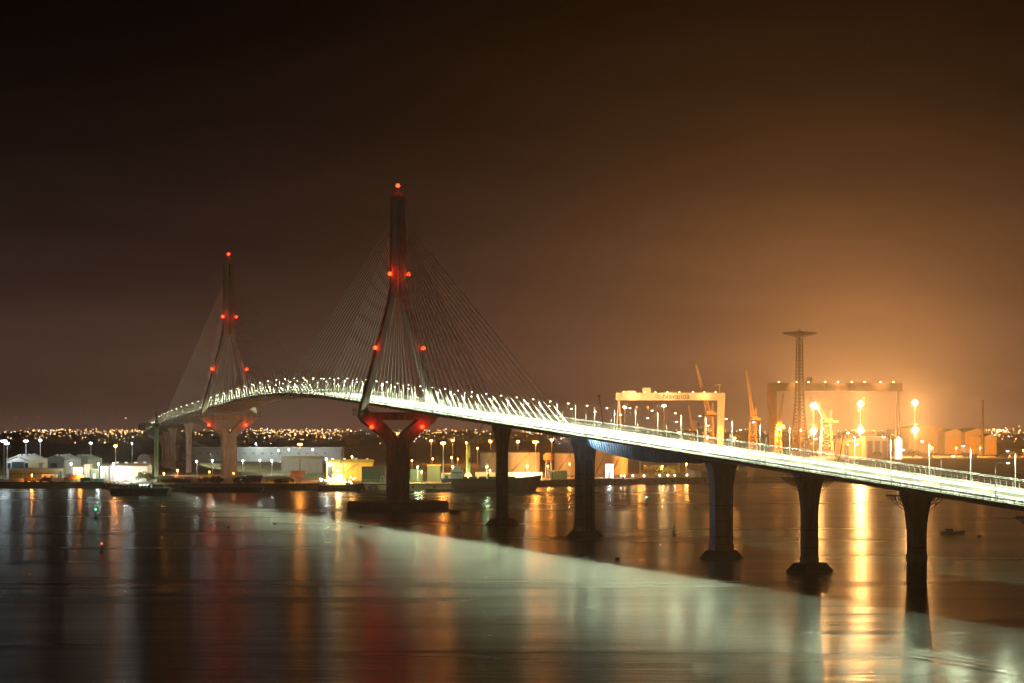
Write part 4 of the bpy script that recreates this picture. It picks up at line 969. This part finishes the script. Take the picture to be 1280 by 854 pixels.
# ------------------------------------------------------------------ dock lighting
def flood_mast(x, y, D, col, power, label, group, n=3, strength=30.0, cname='w', size=1.0, two=None, base=LAND, rows=1, yard=None):
    z = zat(y, D) - base
    t_ = thing('light_mast', label, 'light mast', at(x, D, base), 0, group)
    k = MB(); k.tube([(0, 0, 0), (0, 0, z + .8)], .32 * size + .05, 8, .16 * size + .05); k.build('pole', STEEL, t_)
    for zz_ in ([z] if two is None else [z, zat(two, D) - base]):
        zm = zz_
        for i in range(n * rows):
            xx = (i % n - (n - 1) / 2) * 1.2 * size; zz_ = zm + (i // n - (rows - 1) / 2) * 1.5 * size
            if rows > 1 and i // n != 1 and i % n in (0, n - 1): continue
            if i % n == (1 if rows > 1 else 0): k = MB(); k.box((0, -.1, zz_ - .7 * size), (1.25 * n * size, .35, .25)); k.build('crossbar', STEEL, t_)
            k = MB(); k.loft([[(xx - .5 * size, -.6, zz_ - .5 * size), (xx + .5 * size, -.6, zz_ - .5 * size), (xx + .5 * size, -.6, zz_ + .6 * size), (xx - .5 * size, -.6, zz_ + .6 * size)], [(xx - .3 * size, .2, zz_ - .2 * size), (xx + .3 * size, .2, zz_ - .2 * size), (xx + .3 * size, .2, zz_ + .4 * size), (xx - .3 * size, .2, zz_ + .4 * size)]])
            fl = k.build('floodlight', glow('flood_' + cname + str(int(strength)), col, strength), t_)
        lamp('POINT', t_, (0, -1.0, zm), power * (yard or .22), col, .9 * size)
        if not yard: lamp('SPOT', t_, (0, .9, zm - .4), power * (3.5 if group == G1 else 1.5 if 1600 < D < 2400 and x > 340 else .9 if D < 2400 else 2.2), col, .5, spot=150, blend=.5, rot=(R(52), 0, 0))
    return t_
WL = (0.80, 0.97, 1.0)
G1, G2, G3, G4 = 'white light masts of the left quay', 'orange light masts of the docks', 'small dock lamps', 'great light masts of the shipyard'
for x, y, D, pw, n, lb in ((5, 551.5, 1730, 12e3, 4, 'tall white light mast left of the white boat shed'), (9, 554.5, 1760, 6e3, 3, 'shorter white light mast left of the white boat shed'), (32.5, 551.5, 1790, 8e3, 3, 'tall white light mast behind the gable of the boat shed'), (50.5, 550.5, 1780, 7e3, 2, 'tall white light mast at the annexe of the boat shed'), (113.5, 554, 1900, 10e3, 2, 'white light mast behind the tall narrow cream store'),
                          (165, 554.5, 2300, 20e3, 1, 'far slim light mast behind the round-roofed shed')):
    flood_mast(x, y, D, WL, pw, lb, G1, n, 30, 'white')
for x, y, D, pw, n, lb in ((144.5, 557.5, 1655, 50e3, 2, 'orange light mast in front of the brown-roofed cargo hall'), (375, 555.5, 1640, 70e3, 3, 'orange light mast before the grey warehouse'), (554, 554, 1640, 130e3, 3, 'tall orange light mast right of the water pylon'), (669.5, 552.5, 1745, 190e3, 4, 'tall orange light mast before the widest tank'), (689.5, 550, 1900, 110e3, 2, 'orange light mast behind the pump house'),
                          (566, 550.5, 2300, 60e3, 2, 'far orange light mast right of the tall orange one'), (539, 551, 2300, 60e3, 2, 'far orange light mast left of the tall orange one'), (583, 553.5, 2200, 60e3, 1, 'orange light mast behind the harbour crane'), (647.5, 552, 2100, 80e3, 2, 'orange light mast behind the widest tank'), (613, 552, 2250, 60e3, 2, 'orange light mast half behind the slim pier'),
                          (849, 541, 1900, 60e3, 2, 'orange light mast half hidden by the bridge deck'), (800, 556, 1850, 110e3, 2, 'orange light mast behind the lift-out span'), (884, 547, 2960, 260e3, 2, 'added orange light mast brightening the crane behind the cream portal crane'), (918, 548, 2740, 500e3, 2, 'orange light mast behind the lone jib crane'), (973.5, 536.5, 2540, 160e3, 3, 'orange light mast at the leaning jib crane'), (1001, 538, 2560, 60e3, 1, 'orange light mast at the foot of the power tower')):  # the mast at the crane behind the cream portal is added to brighten it
    flood_mast(x, y, D, SODIUM, pw, lb, G2, n, 26, 'sodium', 1.0 if D < 2000 else 1.3)
for x, y, D, pw, lb in ((89, 580, 1680,12e3, 'low white lamp before the dim shed'), (123, 580.5, 1685,12e3, 'low white lamp above the low green store'), (142, 580, 1672,12e3, 'low white lamp at the corner of the brown-roofed hall'), (157, 591, 1640, 40e3, 'glaring white floodlight at the quay edge before the cargo hall'), (163, 590, 1642, 20e3, 'second glaring floodlight before the cargo hall'),
                       (246, 577, 1830, 16e3, 'white lamp behind the slim land pier'), (265.5, 576, 1830, 16e3, 'white lamp behind the left face of the quay pylon'), (303.5, 576, 1840, 16e3, 'white lamp behind the right face of the quay pylon'), (325, 575.5, 1840, 16e3, 'white lamp two steps right of the quay pylon'), (320, 555, 2480, 15e3, 'white lamp above the very long store'), (348, 563, 2450, 20e3, 'white lamp on the front of the very long store'), (361, 562, 2450, 20e3, 'white lamp on the front of the very long store'), (391, 562, 2450, 25e3, 'white lamp on the front of the very long store'), (408, 574, 1680, 25e3, 'white lamp at the corner of the yellow hall'), (340, 576, 1900, 20e3, 'white lamp left of the grey warehouse')):
    flood_mast(x, y, D, WHITE, pw, lb, G3, 1, 34, 'cool', 1.0)
for x, y, D, pw, col, cn, lb in ((522, 584, 1630, 25e3, GREEN, 'green', 'greenish lamp just right of the water pylon'), (566, 583.5, 1640, 25e3, GREEN, 'green', 'greenish lamp left of the harbour crane'), (608.5, 583.5, 1650, 25e3, GREEN, 'green', 'greenish lamp left of the slim pier'), (659, 583, 1715, 50e3, (1, .85, .5), 'warm', 'warm lamp before the widest tank'), (527, 590, 1625, 12e3, WARM, 'warm', 'low warm lamp under the greenish lamp'), (612.5, 588, 1640, 12e3, WARM, 'warm', 'low warm lamp beside the slim pier'), (515, 575.5, 1900, 20e3, SODIUM, 'orange', 'orange lamp behind the dark green store'), (541, 573.5, 1950, 20e3, SODIUM, 'orange', 'orange lamp behind the canopy store'), (564.5, 572, 1950, 15e3, WARM, 'warm', 'warm lamp between orange mast and harbour crane'), (572, 574, 1950, 20e3, SODIUM, 'orange', 'orange lamp left of the harbour crane'), (597, 560.5, 2100, 30e3, SODIUM, 'orange', 'orange lamp right of the harbour crane'), (762, 584, 1768, 16e3, WHITE, 'cool', 'white lamp on the floodlit booth'), (685, 583, 1740, 30e3, SODIUM, 'orange', 'orange lamp under the water tower'), (712, 580, 1780, 40e3, SODIUM, 'orange', 'orange lamp at the tank behind the pump house'), (828, 583, 1850, 60e3, (1, .48, .07), 'orange', 'orange lamp on the yellow field'), (858, 580, 1850, 50e3, (1, .48, .07), 'orange', 'orange lamp on the yellow field'), (222, 588, 1850, 50e3, SODIUM, 'orange', 'orange lamp among the land piers'), (262, 590, 1660, 4e3, (1, .48, .07), 'orange', 'orange lamp at the yellow shed'), (205, 592, 1660, 20e3, SODIUM, 'orange', 'orange lamp beside the tower crane'), (292, 592, 1650, 2e3, SODIUM, 'orange', 'orange lamp at the foot of the quay pylon'), (40, 594, 1650, 25e3, SODIUM, 'orange', 'orange lamp on the quay before the green office block'), (100, 594, 1650, 25e3, SODIUM, 'orange', 'orange lamp on the quay before the bright stores'), (440, 571, 1725, 60e3, SODIUM, 'orange', 'orange lamp above the roof of the yellow hall'), (420, 587, 1672, 20e3, (1, .48, .07), 'orange', 'orange lamp on the front of the yellow hall'), (930, 582, 1800, 30e3, WARM, 'warm', 'warm lamp at the bow of the grey ship'), (1060, 556, 2600, 60e3, SODIUM, 'orange', 'orange lamp at the yellow plate shop'), (1122, 556, 2590, 70e3, (1, .8, .6), 'warm', 'bright lamp inside the glaring white tent'), (1165, 560, 2850, 170e3, SODIUM, 'orange', 'orange lamp before the huge pale hall'), (1195, 560, 2840, 170e3, SODIUM, 'orange', 'orange lamp before the hall with the open bay'), (1225, 560, 2800, 170e3, SODIUM, 'orange', 'orange lamp before the hall with two yellow doors'), (1262, 570, 2730, 30e3, SODIUM, 'orange', 'orange lamp at the low yellow house'), (1279, 563, 2800, 40e3, SODIUM, 'orange', 'orange lamp past the low yellow house')):
    flood_mast(x, y, D, col, pw, lb, G3, 1, 26, cn, .9 if D < 2000 else 1.2)
for x, y, D, pw, n, lb in ((781, 509, 2860, 320e3, 3, 'very tall warm light mast left below the cream portal crane'), (830, 507, 2860, 320e3, 3, 'very tall warm light mast under the cream portal crane')):
    flood_mast(x, y, D, (1.0, .56, .22), pw, lb, G2, n, 26, 'pale', 1.4)
for x, y1, y2, D, lb in ((1017, 507.5, 539, 2800, 'great double-tier light mast right of the power tower'), (1075.5, 505, 537.5, 2780, 'great double-tier light mast, brightest of the yard'), (1143.5, 503.5, 537.5, 2800, 'great double-tier light mast right of the dim portal crane')):
    flood_mast(x, y1, D, (1.0, .46, .13), 1.0e6, lb, G4, 4, 40, 'yard', 1.7, two=y2, rows=3, yard=1.0)
# low quay-edge lights under the lift-out span
for x in (776.5, 780.5, 791, 805, 824.5, 834.5, 843.5, 858.5, 877):
    D = 1755 + (x - 776) * .3; t_ = thing('bollard_light', 'small warm bollard light on the quay edge under the lift-out span', 'bollard light', at(x, D, LAND), 0, 'bollard lights on the quay edge')
    k = MB(); k.tube([(0, 0, 0), (0, 0, 1.6)], .2, 8); k.build('post', STEEL, t_)
    k = MB(); k.lathe([(.3, 1.6), (.55, 2.0), (.5, 2.5), (.2, 2.7)], 10); k.build('lantern', glow('bollard_warm', (1, .78, .5), 14.0), t_)
    lamp('POINT', t_, (0, -.7, 2.2), 1800, (1, .7, .4), .5)

# ------------------------------------------------------------------ distant town: too small to count
random.seed(21)
masts = MB(); k = MB(); kl = {'amber': MB(), 'white': MB(), 'red': MB()}
for i in range(420):
    x = random.uniform(-250, 1500); D = random.uniform(4200, 9000); w_ = random.uniform(10, 40); h = random.uniform(4, 13)
    q = at(x, D, LAND); k.box((q.x, q.y, LAND + h / 2), (w_, random.uniform(10, 20), h), random.uniform(-.5, .5))
k.build('distant_town', CREAM, kind='stuff')
for i in range(1150):
    x = random.uniform(-150, 1420) if random.random() < .5 else random.gauss(random.choice((70, 150, 345, 400, 520, 690, 1250)), 22); D = random.triangular(3300, 9100, 7600); q = at(x, D)
    if 770 < x < 1150 and random.random() < .5: continue
    c = 'amber' if random.random() < .8 else 'white'
    r = random.uniform(.5, 1.15) * D / 7000 * (1.7 if random.random() < .1 else 1); z = LAND + random.uniform(7, 16)
    kl[c].lathe([(r * .5, -r), (r, 0), (r * .5, r)], 5, (q.x, q.y, z))
for x, y, c in ((100, 520, 'red'), (48, 521, 'red'), (20, 522, 'red'), (157, 523, 'white'), (63.5, 541, 'white'), (1236, 538, 'amber'), (1250, 537, 'amber'), (1257, 535, 'amber'), (1274, 533, 'amber'), (1251, 539, 'amber')):
    D = 6500; q = at(x, D, zat(y, D)); kl[c].lathe([(.5, -1.1), (1.2, 0), (.5, 1.1)], 5, q)
    masts.tube([(q.x, q.y, LAND), (q.x, q.y, q.z - 1.2)], .12, 3)
masts.build('distant_masts', STEEL_DK, kind='stuff')
kl['amber'].build('distant_lights', glow('town_amber', (1.0, .50, .16), 15.0), kind='stuff')
kl['white'].build('distant_lights', glow('town_white', (1.0, .9, .75), 13.0), kind='stuff')
kl['red'].build('distant_lights', glow('town_red', (1.0, .12, .04), 5.0), kind='stuff')

# ------------------------------------------------------------------ night haze over the bay
k = MB(); k.box((0, 4600, 97), (11400, 9900, 202))
hz = bpy.data.materials.new('haze'); hz.use_nodes = True; t = hz.node_tree; t.nodes.clear()
ov = t.nodes.new('ShaderNodeOutputMaterial'); pv = t.nodes.new('ShaderNodeVolumePrincipled')
pv.inputs['Color'].default_value = (0.96, 0.93, 0.90, 1); pv.inputs['Density'].default_value = HAZE; pv.inputs['Anisotropy'].default_value = 0.87
t.links.new(pv.outputs[0], ov.inputs['Volume'])
k.build('haze', hz, kind='stuff')
